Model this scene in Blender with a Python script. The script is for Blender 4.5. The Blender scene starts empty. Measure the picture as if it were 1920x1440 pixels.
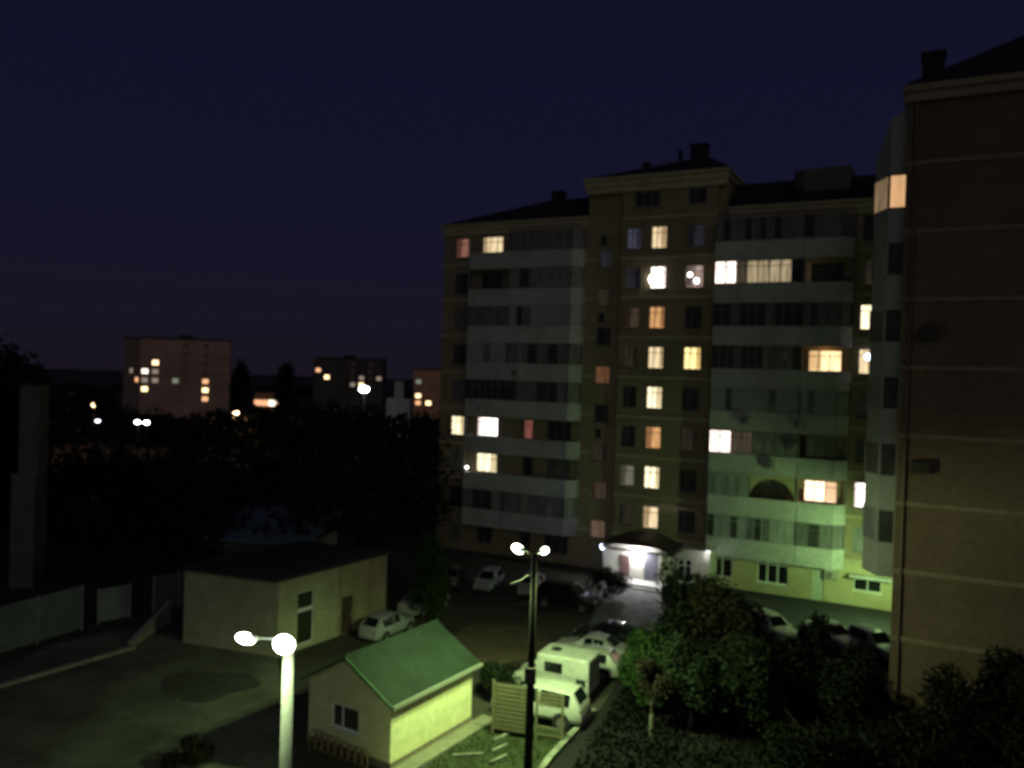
import bpy, math, random
from mathutils import Vector, Matrix
R = math.radians
sc = bpy.context.scene
C = sc.collection

# ------------------------------------------------------------------ camera
EYE = 16.5
cam_d = bpy.data.cameras.new('camera')
cam = bpy.data.objects.new('camera', cam_d); C.objects.link(cam)
cam_d.sensor_width = 36.0
cam_d.lens = 36.0*1550/1920
cam_d.clip_start = 0.1; cam_d.clip_end = 4000
cam.matrix_world = Matrix.Translation((0, 0, EYE)) @ Matrix.Rotation(R(90-0.74), 4, 'X') @ Matrix.Rotation(0.03, 4, 'Z')
cam_d.dof.use_dof = True            # the phone missed its focus: everything is a little soft
cam_d.dof.focus_distance = 5.0
cam_d.dof.aperture_fstop = 1.2
sc.camera = cam

# ------------------------------------------------------------------ sky
w = bpy.data.worlds.new('World'); sc.world = w; w.use_nodes = True
nt = w.node_tree; nt.nodes.clear()
out = nt.nodes.new('ShaderNodeOutputWorld'); bg = nt.nodes.new('ShaderNodeBackground')
sky = nt.nodes.new('ShaderNodeTexSky'); sky.sky_type = 'NISHITA'; sky.sun_disc = False
sky.sun_elevation = R(-4); sky.sun_rotation = R(150)
tc = nt.nodes.new('ShaderNodeTexCoord'); sep = nt.nodes.new('ShaderNodeSeparateXYZ')
ramp = nt.nodes.new('ShaderNodeValToRGB')
ramp.color_ramp.elements[0].position = 0.0; ramp.color_ramp.elements[0].color = (.0095, .0072, .0135, 1)
ramp.color_ramp.elements[1].position = 0.5; ramp.color_ramp.elements[1].color = (.0046, .0046, .0155, 1)
for p_, c_ in ((.07, (.0088, .0076, .0185, 1)), (.18, (.0072, .0070, .0218, 1)), (.32, (.0060, .0062, .0212, 1))):
    el = ramp.color_ramp.elements.new(p_); el.color = c_
sc_n = nt.nodes.new('ShaderNodeMix'); sc_n.data_type = 'RGBA'; sc_n.blend_type = 'ADD'
mul = nt.nodes.new('ShaderNodeMix'); mul.data_type = 'RGBA'; mul.blend_type = 'MULTIPLY'
mul.inputs[0].default_value = 1.0; mul.inputs[7].default_value = (.02, .02, .02, 1)
sc_n.inputs[0].default_value = 1.0
L = nt.links.new
L(tc.outputs['Generated'], sep.inputs[0]); L(sep.outputs['Z'], ramp.inputs['Fac'])
L(sky.outputs[0], mul.inputs[6]); L(mul.outputs[2], sc_n.inputs[6]); L(ramp.outputs[0], sc_n.inputs[7])
L(sc_n.outputs[2], bg.inputs['Color']); bg.inputs['Strength'].default_value = 1.0
L(bg.outputs[0], out.inputs[0])

# very weak, very broad warm light from the town behind the camera
sun_d = bpy.data.lights.new('town_glow', 'SUN'); sun_d.energy = 0.11; sun_d.angle = R(50); sun_d.color = (1.0, .90, .82)
sun = bpy.data.objects.new('town_glow', sun_d); C.objects.link(sun)
sd = Vector((-0.15, 0.90, -0.42)).normalized()
sun.rotation_euler = sd.to_track_quat('-Z', 'Y').to_euler()
sun.location = (0, -20, 60)

sc.view_settings.view_transform = 'Standard'; sc.view_settings.look = 'None'
sc.view_settings.exposure = 0.0; sc.view_settings.gamma = 1.0

# ------------------------------------------------------------------ helpers
class MB:
    def __init__(s): s.v = []; s.f = []
    def quad(s, a, b, c, d):
        n = len(s.v); s.v += [tuple(a), tuple(b), tuple(c), tuple(d)]; s.f.append((n, n+1, n+2, n+3)); return s
    def poly(s, pts):
        n = len(s.v); s.v += [tuple(p) for p in pts]; s.f.append(tuple(range(n, n+len(pts)))); return s
    def box(s, x0, x1, y0, y1, z0, z1):
        n = len(s.v)
        s.v += [(x0,y0,z0),(x1,y0,z0),(x1,y1,z0),(x0,y1,z0),(x0,y0,z1),(x1,y0,z1),(x1,y1,z1),(x0,y1,z1)]
        s.f += [(n,n+3,n+2,n+1),(n+4,n+5,n+6,n+7),(n,n+1,n+5,n+4),(n+1,n+2,n+6,n+5),(n+2,n+3,n+7,n+6),(n+3,n,n+4,n+7)]
        return s
    def prism(s, pts, z0, z1):
        n = len(s.v); k = len(pts)
        zz0 = z0 if isinstance(z0, (list, tuple)) else [z0]*k
        zz1 = z1 if isinstance(z1, (list, tuple)) else [z1]*k
        s.v += [(p[0], p[1], zz0[i]) for i, p in enumerate(pts)] + [(p[0], p[1], zz1[i]) for i, p in enumerate(pts)]
        s.f.append(tuple(range(n+k-1, n-1, -1))); s.f.append(tuple(range(n+k, n+2*k)))
        for i in range(k):
            j = (i+1) % k; s.f.append((n+i, n+j, n+k+j, n+k+i))
        return s
    def obox(s, p, q, th, z0, z1, off=0.0):
        p = Vector(p[:2]); q = Vector(q[:2]); d = (q-p).normalized(); n = Vector((-d.y, d.x))
        a = p+n*(off-th/2); b = q+n*(off-th/2); c = q+n*(off+th/2); e = p+n*(off+th/2)
        return s.prism([a, b, c, e], z0, z1)
    def tube(s, pts, rad, n=10, caps=True):
        pts = [Vector(p) for p in pts]; k0 = len(s.v)
        if not isinstance(rad, (list, tuple)): rad = [rad]*len(pts)
        for i, p in enumerate(pts):
            if i == 0: d = pts[1]-pts[0]
            elif i == len(pts)-1: d = pts[-1]-pts[-2]
            else: d = (pts[i+1]-pts[i]).normalized()+(pts[i]-pts[i-1]).normalized()
            d.normalize()
            u = d.cross(Vector((0, 0, 1)) if abs(d.z) < .9 else Vector((1, 0, 0))).normalized(); v = d.cross(u)
            for j in range(n):
                t = 2*math.pi*j/n; s.v.append(tuple(p+(u*math.cos(t)+v*math.sin(t))*rad[i]))
        for i in range(len(pts)-1):
            for j in range(n):
                a = k0+i*n+j; b = k0+i*n+(j+1) % n; s.f.append((a, b, b+n, a+n))
        if caps:
            s.f.append(tuple(k0+j for j in range(n-1, -1, -1))); e = k0+(len(pts)-1)*n
            s.f.append(tuple(e+j for j in range(n)))
        return s
    def ball(s, c, rx, ry, rz, nu=14, nv=8, jit=0, rnd=None):
        k0 = len(s.v)
        for i in range(nv+1):
            ph = math.pi*i/nv
            for j in range(nu):
                t = 2*math.pi*j/nu; q = 1+(rnd.uniform(-jit, jit) if rnd else 0)
                s.v.append((c[0]+rx*q*math.sin(ph)*math.cos(t), c[1]+ry*q*math.sin(ph)*math.sin(t), c[2]+rz*q*math.cos(ph)))
        for i in range(nv):
            for j in range(nu):
                a = k0+i*nu+j; b = k0+i*nu+(j+1) % nu; s.f.append((a, b, b+nu, a+nu))
        return s
    def xf(s, M):
        s.v = [tuple(M @ Vector(p)) for p in s.v]; return s
    def build(s, name, mat, parent=None, smooth=False, bevel=0.0, loc=None):
        me = bpy.data.meshes.new(name); me.from_pydata(s.v, [], s.f); me.update()
        if mat: me.materials.append(mat)
        if smooth:
            for p in me.polygons: p.use_smooth = True
        o = bpy.data.objects.new(name, me); C.objects.link(o)
        if parent: o.parent = parent
        if loc: o.location = loc
        if bevel:
            m = o.modifiers.new('b', 'BEVEL'); m.width = bevel; m.segments = 2; m.limit_method = 'ANGLE'
        return o

def each(mb, n, name, mat, parent):
    """build every n faces of mb as an object of its own (boxes have 6)"""
    for i in range(0, len(mb.f), n):
        m = MB(); used = sorted({v for f in mb.f[i:i+n] for v in f}); ix = {v: k for k, v in enumerate(used)}
        m.v = [mb.v[v] for v in used]; m.f = [tuple(ix[v] for v in f) for f in mb.f[i:i+n]]; m.build(name, mat, parent)

def tag(o, label=None, cat=None, group=None, kind=None):
    if label: o['label'] = label
    if cat: o['category'] = cat
    if group: o['group'] = group
    if kind: o['kind'] = kind
    return o
def empty(name, loc, rz=0, **k):
    o = bpy.data.objects.new(name, None); C.objects.link(o); o.location = loc; o.rotation_euler = (0, 0, rz)
    o.empty_display_size = .3
    return tag(o, **k)

MC = {}
def mat(name, col, rough=.8, ns=0, amt=.3, col2=None, bump=0, metal=0, spec=.5, stretch=(1, 1, 1), ns2=None):
    if name in MC: return MC[name]
    m = bpy.data.materials.new(name); m.use_nodes = True; t = m.node_tree; p = t.nodes['Principled BSDF']
    p.inputs['Base Color'].default_value = (*col, 1); p.inputs['Roughness'].default_value = rough
    p.inputs['Metallic'].default_value = metal; p.inputs['Specular IOR Level'].default_value = spec
    if ns:
        c = t.nodes.new('ShaderNodeTexCoord'); mp = t.nodes.new('ShaderNodeMapping'); mp.inputs['Scale'].default_value = stretch
        n = t.nodes.new('ShaderNodeTexNoise'); n.inputs['Scale'].default_value = ns; n.inputs['Detail'].default_value = 6
        n.inputs['Roughness'].default_value = .65
        r = t.nodes.new('ShaderNodeValToRGB')
        c2 = col2 or tuple(x*(1-amt) for x in col); c1 = col if col2 else tuple(min(1, x*(1+amt*.6)) for x in col)
        r.color_ramp.elements[0].position = .32; r.color_ramp.elements[0].color = (*c2, 1)
        r.color_ramp.elements[1].position = .68; r.color_ramp.elements[1].color = (*c1, 1)
        t.links.new(c.outputs['Object'], mp.inputs[0]); t.links.new(mp.outputs[0], n.inputs[0])
        t.links.new(n.outputs['Fac'], r.inputs[0])
        src = r.outputs[0]
        if ns2:
            n2 = t.nodes.new('ShaderNodeTexNoise'); n2.inputs['Scale'].default_value = ns2; n2.inputs['Detail'].default_value = 4
            mm = t.nodes.new('ShaderNodeMapRange'); mm.inputs[3].default_value = .72; mm.inputs[4].default_value = 1.22
            x = t.nodes.new('ShaderNodeMix'); x.data_type = 'RGBA'; x.blend_type = 'MULTIPLY'; x.inputs[0].default_value = 1
            t.links.new(mp.outputs[0], n2.inputs[0]); t.links.new(n2.outputs['Fac'], mm.inputs[0])
            t.links.new(src, x.inputs[6]); t.links.new(mm.outputs[0], x.inputs[7]); src = x.outputs[2]
        t.links.new(src, p.inputs['Base Color'])
        if bump:
            b = t.nodes.new('ShaderNodeBump'); b.inputs['Strength'].default_value = bump; b.inputs['Distance'].default_value = .05
            t.links.new(n.outputs['Fac'], b.inputs['Height']); t.links.new(b.outputs[0], p.inputs['Normal'])
    MC[name] = m; return m

def brick(name, col, mortar, scale=1.0, ns=.4):
    if name in MC: return MC[name]
    m = mat(name, col, .9, ns=ns, amt=.25, ns2=3.0)
    t = m.node_tree; p = t.nodes['Principled BSDF']
    src = p.inputs['Base Color'].links[0].from_socket
    c = t.nodes.new('ShaderNodeTexCoord'); s = t.nodes.new('ShaderNodeSeparateXYZ'); a = t.nodes.new('ShaderNodeMath')
    cb = t.nodes.new('ShaderNodeCombineXYZ'); b = t.nodes.new('ShaderNodeTexBrick')
    b.inputs['Scale'].default_value = 1.0; b.inputs['Brick Width'].default_value = .26*scale; b.inputs['Row Height'].default_value = .08*scale
    b.inputs['Mortar Size'].default_value = .008
    b.inputs['Color1'].default_value = (1, 1, 1, 1); b.inputs['Color2'].default_value = (.8, .8, .8, 1); b.inputs['Mortar'].default_value = (*mortar, 1)
    x = t.nodes.new('ShaderNodeMix'); x.data_type = 'RGBA'; x.blend_type = 'MULTIPLY'; x.inputs[0].default_value = 1
    t.links.new(c.outputs['Object'], s.inputs[0]); t.links.new(s.outputs[0], a.inputs[0]); t.links.new(s.outputs[1], a.inputs[1])
    t.links.new(a.outputs[0], cb.inputs[0]); t.links.new(s.outputs[2], cb.inputs[1]); t.links.new(cb.outputs[0], b.inputs[0])
    t.links.new(src, x.inputs[6]); t.links.new(b.outputs[0], x.inputs[7]); t.links.new(x.outputs[2], p.inputs['Base Color'])
    return m

def lit(name, col, strength, col2=None, folds=7.0, lo=.55):
    """the light of a room seen through a curtained window: folds across, dimmer towards the top of the blind"""
    if name in MC: return MC[name]
    m = bpy.data.materials.new(name); m.use_nodes = True; t = m.node_tree; t.nodes.clear()
    o = t.nodes.new('ShaderNodeOutputMaterial'); e = t.nodes.new('ShaderNodeEmission')
    c = t.nodes.new('ShaderNodeTexCoord'); mp = t.nodes.new('ShaderNodeMapping'); mp.inputs['Scale'].default_value = (folds, 1, .5)
    n = t.nodes.new('ShaderNodeTexNoise'); n.inputs['Scale'].default_value = 1.0; n.inputs['Detail'].default_value = 3
    r = t.nodes.new('ShaderNodeMapRange'); r.inputs[1].default_value = .3; r.inputs[2].default_value = .7; r.inputs[3].default_value = lo; r.inputs[4].default_value = 1.15
    x = t.nodes.new('ShaderNodeMix'); x.data_type = 'RGBA'
    x.inputs[6].default_value = (*(col2 or tuple(q*.7 for q in col)), 1); x.inputs[7].default_value = (*col, 1)
    mu = t.nodes.new('ShaderNodeMath'); mu.operation = 'MULTIPLY'; mu.inputs[1].default_value = strength
    l = t.links.new
    l(c.outputs['Object'], mp.inputs[0]); l(mp.outputs[0], n.inputs[0]); l(n.outputs['Fac'], r.inputs[0]); l(r.outputs[0], mu.inputs[0])
    l(n.outputs['Fac'], x.inputs[0]); l(x.outputs[2], e.inputs[0]); l(mu.outputs[0], e.inputs[1]); l(e.outputs[0], o.inputs[0])
    MC[name] = m; return m
def glow(name, col, strength):
    if name in MC: return MC[name]
    m = bpy.data.materials.new(name); m.use_nodes = True; t = m.node_tree; t.nodes.clear()
    o = t.nodes.new('ShaderNodeOutputMaterial'); e = t.nodes.new('ShaderNodeEmission')
    e.inputs[0].default_value = (*col, 1); e.inputs[1].default_value = strength; t.links.new(e.outputs[0], o.inputs[0])
    MC[name] = m; return m
def lamp(name, loc, power, col, parent=None, r=.12, spot=None, aim=None):
    d = bpy.data.lights.new(name, 'SPOT' if spot else 'POINT'); d.energy = power; d.color = col; d.shadow_soft_size = r
    o = bpy.data.objects.new(name, d); C.objects.link(o); o.location = loc
    if spot: d.spot_size = spot; d.spot_blend = .6
    if aim: o.rotation_euler = Vector(aim).to_track_quat('-Z', 'Y').to_euler()
    if parent: o.parent = parent
    return o

# materials ----------------------------------------------------------
wall_tan = brick('tan_brick', (.33, .27, .175), (.75, .72, .66), 1.0)
wall_yellow = mat('yellow_render', (.46, .41, .25), .9, ns=.6, amt=.2, ns2=5)
trim_tan = mat('cream_trim', (.43, .38, .25), .85, ns=1.2, amt=.2)
parapet_m = mat('grey_render', (.42, .42, .41), .85, ns=.5, amt=.22, ns2=4)
parapet_w = mat('pale_render', (.50, .51, .49), .85, ns=.5, amt=.18, ns2=4)
panel_m = mat('grey_plastic_siding', (.33, .34, .34), .6, ns=.8, amt=.2)
frame_w = mat('white_plastic', (.75, .76, .76), .5)
frame_d = mat('dull_frame', (.15, .15, .145), .6)
glass_d = mat('dark_glass', (.05, .05, .052), .3, ns=1.1, amt=.5)
glass_k = mat('black_glass', (.012, .013, .015), .15)
glass_c = mat('curtained_glass', (.24, .24, .24), .5, ns=2.5, amt=.6, stretch=(3, 1, .4))
glass_g = mat('grey_glass', (.17, .17, .18), .5, ns=2.0, amt=.6, stretch=(3, 1, .4))
roof_m = mat('dark_roofing', (.018, .015, .016), .9, ns=1, amt=.4)
wing_m = brick('red_brown_brick', (.18, .115, .088), (.8, .78, .75), 1.0, ns=.25)
wing_tr = mat('brown_trim', (.24, .18, .135), .9, ns=1.5, amt=.2)
asphalt = mat('asphalt', (.055, .053, .048), .93, ns=.35, amt=.45, ns2=6, bump=.25)
metal_g = mat('galvanised_steel', (.42, .43, .42), .45, ns=3, amt=.15, metal=.3)
concrete = mat('concrete', (.34, .33, .29), .9, ns=1.5, amt=.3, ns2=9)
bark = mat('bark', (.07, .055, .04), .95, ns=5, amt=.5, bump=.6)
limewash = mat('limewash', (.14, .15, .12), .9, ns=6, amt=.3)
tyre_m = mat('rubber', (.015, .015, .015), .8)
rim_m = mat('wheel_rim', (.30, .30, .31), .35, metal=.6)
lampglass_g = glow('lamp_glass_green', (.90, 1.0, .80), 14)
lampglass_w = glow('lamp_glass_white', (.92, .95, 1.0), 16)
lampglass_o = glow('lamp_glass_orange', (1.0, .62, .28), 9)

def leafmat(name, a, b):
    if name in MC: return MC[name]
    m = mat(name, a, .75, ns=1.3, col2=b, ns2=7, spec=.25)
    p = m.node_tree.nodes['Principled BSDF']
    t = m.node_tree; tr = t.nodes.new('ShaderNodeBsdfTranslucent'); mx = t.nodes.new('ShaderNodeMixShader'); mx.inputs[0].default_value = .28
    t.links.new(p.inputs['Base Color'].links[0].from_socket, tr.inputs[0])
    o = t.nodes['Material Output']; t.links.new(p.outputs[0], mx.inputs[1]); t.links.new(tr.outputs[0], mx.inputs[2]); t.links.new(mx.outputs[0], o.inputs[0])
    return m
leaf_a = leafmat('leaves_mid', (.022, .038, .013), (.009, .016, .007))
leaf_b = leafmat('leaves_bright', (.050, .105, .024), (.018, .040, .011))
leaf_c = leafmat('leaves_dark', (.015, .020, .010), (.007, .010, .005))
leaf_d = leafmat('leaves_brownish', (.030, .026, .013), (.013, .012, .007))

# ------------------------------------------------------------------ ground
def noise_h(x, y): return 0
g = MB()
g.quad((-900, -60, 0), (900, -60, 0), (900, 1500, 0), (-900, 1500, 0))
ground = tag(g.build('ground', mat('earth', (.050, .046, .034), .95, ns=.15, amt=.45, ns2=2.2, bump=.3)), kind='structure')
E27 = R(-27); ex = Vector((math.cos(E27), math.sin(E27))); ny = Vector((-math.sin(E27), math.cos(E27)))
def P(base, a, b):   # base + a along the street grid + b into it
    return (base[0]+ex.x*a+ny.x*b, base[1]+ex.y*a+ny.y*b)
def sheet(name, pts, z, m, label=None):
    mb = MB(); mb.poly([(p[0], p[1], z) for p in pts]); o = mb.build(name, m); tag(o, kind='structure')
    if label: o['label'] = label
    return o
WO_ = (18.88, 40.3)
O0 = (11.89, 68.4)                 # the apartment block's origin on the ground
sheet('road', [P(O0, -45, -6.5), P(O0, 12, -6.5), P(O0, 12, -13.5), P(O0, -45, -13.5)], .004, asphalt)
sheet('courtyard', [(-27.6, 40), (-26, 48), (-22.3, 52.6), (-19, 49), (-12.9, 46.9), (-9.5, 36.3), (-8.6, 31), (-8, 20), (-26, 20)], .004,
      mat('worn_asphalt', (.13, .13, .10), .92, ns=.30, amt=.6, ns2=2.5, bump=.3))
sheet('car_park', [P(O0, 6, -16), P(O0, 18.9, -16), P(O0, 18.9, -.02), P(O0, 5.6, -.02)], .008, mat('park_asphalt', (.022, .021, .023), .9, ns=.3, amt=.4))
sheet('pavement', [(5.6, 54.6), (10.6, 53.4), P(O0, 2.3, -4.7), P(O0, -2.4, -4.7)], .012,
      mat('paving', (.24, .24, .25), .9, ns=1.1, amt=.55, ns2=5, bump=.2))
tp = []; rnd = random.Random(21)
for k in range(40):
    t = 2*math.pi*k/40; q = 1+.12*math.sin(3*t)+.08*math.sin(5*t+2)+rnd.uniform(-.03, .03); tp.append((-15.2+2.5*q*math.cos(t), 42.3+1.9*q*math.sin(t)))
sheet('painted_shadow', tp, .008, mat('painted_shadow', (.062, .062, .054), .95, ns=.8, amt=.4, ns2=4))  # darker ground colour painted in place of a shadow on the yard
# earth island in the yard
mb = MB(); pts = []
rnd = random.Random(3)
for k in range(36):
    t = 2*math.pi*k/36; q = 1+.05*math.sin(3*t+1)
    pts.append((-.3+2.9*q*math.cos(t)-.0, 50.5+3.6*q*math.sin(t)))
mb.prism([(p[0], p[1]) for p in pts], .0, .09)
tag(mb.build('earth_bed', mat('brown_soil', (.105, .075, .045), .95, ns=.8, amt=.35, ns2=6, bump=.4)), kind='structure')
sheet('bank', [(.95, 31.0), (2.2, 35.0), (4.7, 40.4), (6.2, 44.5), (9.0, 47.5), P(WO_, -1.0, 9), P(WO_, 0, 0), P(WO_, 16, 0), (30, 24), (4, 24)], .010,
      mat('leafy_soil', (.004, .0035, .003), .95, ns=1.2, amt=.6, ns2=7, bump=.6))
# lit lawn next to the shed
lawn_pts = [(-3.6, 33.0), (-.7, 39.6), (-.2, 40.4), (2.6, 38.9), (4.1, 40.0), (1.9, 35.0), (.9, 32.0)]
lawn = sheet('lawn', lawn_pts, .006, mat('grass_ground', (.035, .046, .014), .95, ns=1.0, amt=.5, ns2=12, bump=.4))
rnd = random.Random(7); mb = MB()
for i in range(9000):
    x = rnd.uniform(-3.6, 4.1); y = rnd.uniform(32, 40.2)
    inside = False; j = len(lawn_pts)-1
    for k in range(len(lawn_pts)):
        a, b = lawn_pts[k], lawn_pts[j]
        if (a[1] > y) != (b[1] > y) and x < (b[0]-a[0])*(y-a[1])/(b[1]-a[1])+a[0]: inside = not inside
        j = k
    if not inside: continue
    t = rnd.uniform(0, 6.28); h = rnd.uniform(.04, .13); dx, dy = .025*math.cos(t), .025*math.sin(t)
    mb.poly([(x-dx, y-dy, .0), (x+dx, y+dy, .0), (x+rnd.uniform(-.05, .05), y+rnd.uniform(-.05, .05), h)])
tag(mb.build('grass', leafmat('grass_blades', (.038, .062, .014), (.022, .034, .009))), 'short green grass beside the yellow shed', 'grass', kind='stuff')

# ------------------------------------------------------------------ the long apartment block
def wall_grid(mb, s0, s1, z0, z1, holes, y=0.0, dep=.22):
    xs = sorted({s0, s1, *[h[0] for h in holes], *[h[1] for h in holes]}); zs = sorted({z0, z1, *[h[2] for h in holes], *[h[3] for h in holes]})
    for i in range(len(xs)-1):
        for j in range(len(zs)-1):
            cx = (xs[i]+xs[i+1])/2; cz = (zs[j]+zs[j+1])/2
            if cx < s0 or cx > s1 or any(h[0] < cx < h[1] and h[2] < cz < h[3] for h in holes): continue
            mb.quad((xs[i], y, zs[j]), (xs[i+1], y, zs[j]), (xs[i+1], y, zs[j+1]), (xs[i], y, zs[j+1]))
    for a, b, c, d in holes:
        mb.quad((a, y, c), (a, y+dep, c), (a, y+dep, d), (a, y, d)); mb.quad((b, y, c), (b, y, d), (b, y+dep, d), (b, y+dep, c))
        mb.quad((a, y, c), (b, y, c), (b, y+dep, c), (a, y+dep, c)); mb.quad((a, y, d), (a, y+dep, d), (b, y+dep, d), (b, y, d))

CUR = {}; CR = random.Random(5)
def window(par, s, z, wd, ht, y=0.0, pm=None, mull=(.35,), tr=.72, fm=None, ft=.055, sill=True, label=None):
    """frame set in the reveal with mullions at fractions of the width and a transom; the pane is its sub-part"""
    fm = fm or frame_d; pm = pm or glass_d
    a, b, c, d = s-wd/2, s+wd/2, z-ht/2, z+ht/2; f = MB(); y0, y1 = y+.10, y+.17
    f.box(a, a+ft, y0, y1, c, d); f.box(b-ft, b, y0, y1, c, d); f.box(a+ft, b-ft, y0, y1, c, c+ft); f.box(a+ft, b-ft, y0, y1, d-ft, d)
    for q in mull:
        x = a+wd*q; f.box(x-ft*.6, x+ft*.6, y0+.002, y1-.002, c+ft, d-ft)
    if tr:
        zz = c+ht*tr; f.box(a+ft, b-ft, y0+.004, y1-.004, zz-ft*.5, zz+ft*.5)
    if sill: f.box(a-.06, b+.06, y-.09, y+.098, c-.05, c-.003)
    o = f.build('window', fm, par)
    if label: o['label'] = label
    # pane in its own local frame so that every pane gets its own folds
    p = MB(); p.box(-wd/2+ft, wd/2-ft, -.006, .006, -ht/2+ft, ht/2-ft)
    q = p.build('pane', pm, o); q.location = (s, y+.14, z)
    if pm.name.startswith('room_') and wd > 1.0:
        dm = CUR.get(pm.name)
        if not dm:
            e_ = [n for n in pm.node_tree.nodes if n.type == 'EMISSION'][0]; mx = [n for n in pm.node_tree.nodes if n.type == 'MIX'][0]
            st_ = [n for n in pm.node_tree.nodes if n.type == 'MATH'][0].inputs[1].default_value
            dm = CUR[pm.name] = lit('curtain_'+pm.name, tuple(mx.inputs[6].default_value)[:3], st_*.55, folds=16, lo=.6)
        f1 = CR.uniform(.18, .42); sd_ = CR.choice((0, 1)); iw = wd-2*ft
        cu = MB(); n_ = 7; x0 = -iw/2 if sd_ == 0 else iw/2-iw*f1
        for i in range(n_):
            a_ = x0+iw*f1*i/n_; b_ = x0+iw*f1*(i+1)/n_; ya, yb = (-.012, -.028) if i % 2 else (-.028, -.012)
            zt_ = ht/2-ft-(.02 if i % 2 else .0); zb_ = -ht/2+ft+CR.uniform(0, .12)
            cu.quad((a_, ya, zb_), (b_, yb, zb_), (b_, yb, zt_), (a_, ya, zt_))
        cq = cu.build('curtain', dm, o); cq.location = (s, y+.14, z)
    return o

apt = empty('apartment_building', (O0[0], O0[1], 0), E27, label='long nine storey block with lit windows and stacked balconies in two columns', cat='apartment building')
K = 3.3
def zc(k): return 1.65+K*k+.03*k*0
# lit window materials
cream = lit('room_cream', (1.0, .84, .52), 1.15, (.9, .62, .34)); creamb = lit('room_cream_bright', (1.0, .93, .66), 1.9, (1, .8, .45))
orange = lit('room_orange', (1.0, .55, .22), .85, (.8, .38, .15)); yellow = lit('room_yellow', (1.0, .86, .42), 1.8, (.95, .66, .22))
white = lit('room_white', (1.0, .95, .90), 3.2, (1, .85, .8), lo=.8); dimc = lit('room_dim_cream', (.55, .47, .33), .55, (.3, .24, .17))
dimg = lit('room_dim_green', (.34, .34, .24), .55, (.24, .22, .15)); blue = lit('room_blue_grey', (.17, .17, .26), .38)
pinkd = lit('room_dim_pink', (.65, .30, .20), .50, (.4, .16, .12)); redd = lit('room_dim_red', (.55, .20, .15), .5, (.3, .09, .07))
brownd = lit('room_dim_brown', (.22, .15, .10), .30); faint = lit('room_faint', (.12, .10, .07), .25); pinkw = lit('room_pinkish', (.95, .68, .55), .75, (.3, .2, .2), lo=.25)
faintb = lit('room_faint_blue', (.10, .10, .13), .22); stairp = lit('stair_pink', (.50, .34, .24), .33, (.3, .18, .12)); stairo = lit('stair_orange', (.55, .25, .12), .28)
warm3 = lit('room_warm', (1.0, .78, .42), 2.0, (1, .62, .28)); warmb = lit('room_warm_bright', (1.0, .86, .60), 2.6, (1, .62, .35), lo=.7)

walls = MB()
holes = []; wins = []
def addw(s, z, wd, ht, pm=None, y=0, **kw):
    wins.append((s, z, wd, ht, y, pm, kw))
# column A (far left)
Acol = {8: pinkd, 3: creamb}
for k in range(9):
    addw(-18.95, zc(k)-.05, 1.35, 1.75, Acol.get(k, glass_d if k % 2 else glass_g))
# balcony back windows, left units
def backw(s, k, wd, pm, **kw): addw(s, zc(k), wd, 1.7, pm, **kw)
Lback = {8: cream, 3: white, 2: creamb}
for k in range(9):
    if k in Lback: backw(-15.75, k, 2.1, Lback[k], mull=(.36, .7))
    elif k == 0: addw(-15.75, zc(k), 1.6, 1.5, glass_d, mull=(.5,))
    else: backw(-15.75, k, 2.1, glass_d, mull=(.36, .7))
    if k == 3: backw(-11.6, k, .85, redd, mull=(), tr=.75)
    else: backw(-11.6, k, 1.0, glass_d, mull=())
    backw(-8.6, k, 2.3, glass_g if k % 3 else glass_d, mull=(.36, .7))
# centre block
cenL = {8: blue, 7: faintb, 6: brownd, 5: faint, 4: glass_d, 3: glass_d, 2: dimg, 1: faint}
cenM = {8: cream, 7: white, 6: orange, 5: cream, 4: creamb, 3: orange, 2: creamb, 1: cream}
cenR = {8: faintb, 7: pinkw, 6: glass_d, 5: yellow, 4: glass_d, 3: faint, 2: glass_d, 1: glass_d}
for k in range(1, 9):
    addw(-2.15, zc(k), 1.25, 1.72, cenL[k], y=-.35); addw(0.0, zc(k), 1.3, 1.8, cenM[k], y=-.35); addw(3.05, zc(k), 1.4, 1.8, cenR[k], y=-.35)
addw(-1.1, zc(9)-.1, 2.2, 1.2, glass_d, y=-.35, mull=(.33, .66), tr=0); addw(3.1, zc(9)-.1, 1.5, 1.2, glass_d, y=-.35, tr=0)
# stair windows at the half landings
st = {0: stairp, 1: brownd, 2: faint, 3: glass_d, 4: stairo, 5: glass_d, 6: faint, 7: blue}
for k in range(8):
    addw(-4.75, 3.45+K*k-.05, 1.3 if k != 7 else 1.0, 1.5, st[k] if k != 7 else faintb, tr=0, mull=(.7,))
for k in (2, 5, 7): addw(-5.0, 3.45+K*k+1.55, .6, .8, glass_d, tr=0, mull=())
# right units back windows
Rb = {5: warm3, 2: warmb}
for k in range(1, 9):
    addw(13.1, zc(k), 2.35, 1.6, Rb.get(k, glass_d), mull=(.3, .63))
    addw(9.6, zc(k), 2.2, 1.6, glass_d, mull=(.4, .6)); addw(6.4, zc(k), 1.3, 1.6, glass_d)
# ground floor
addw(6.05, 1.72, 1.35, 1.9, glass_k, mull=(.42,), tr=.78, fm=frame_w, ft=.08)
addw(9.8, 1.75, 2.3, 1.95, glass_k, mull=(.33, .67), tr=.76, fm=frame_w, ft=.09)
addw(16.6, 1.6, 1.9, .9, glass_k, mull=(.5,), tr=0, fm=frame_w)
# right yellow strip column
Rs = {6: creamb, 5: cream, 2: white, 4: glass_g, 1: glass_g, 3: glass_d, 7: faint, 8: glass_d}
for k in range(1, 9): addw(15.98, zc(k), 1.05, 1.85, Rs[k], mull=(), tr=.74)

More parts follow.
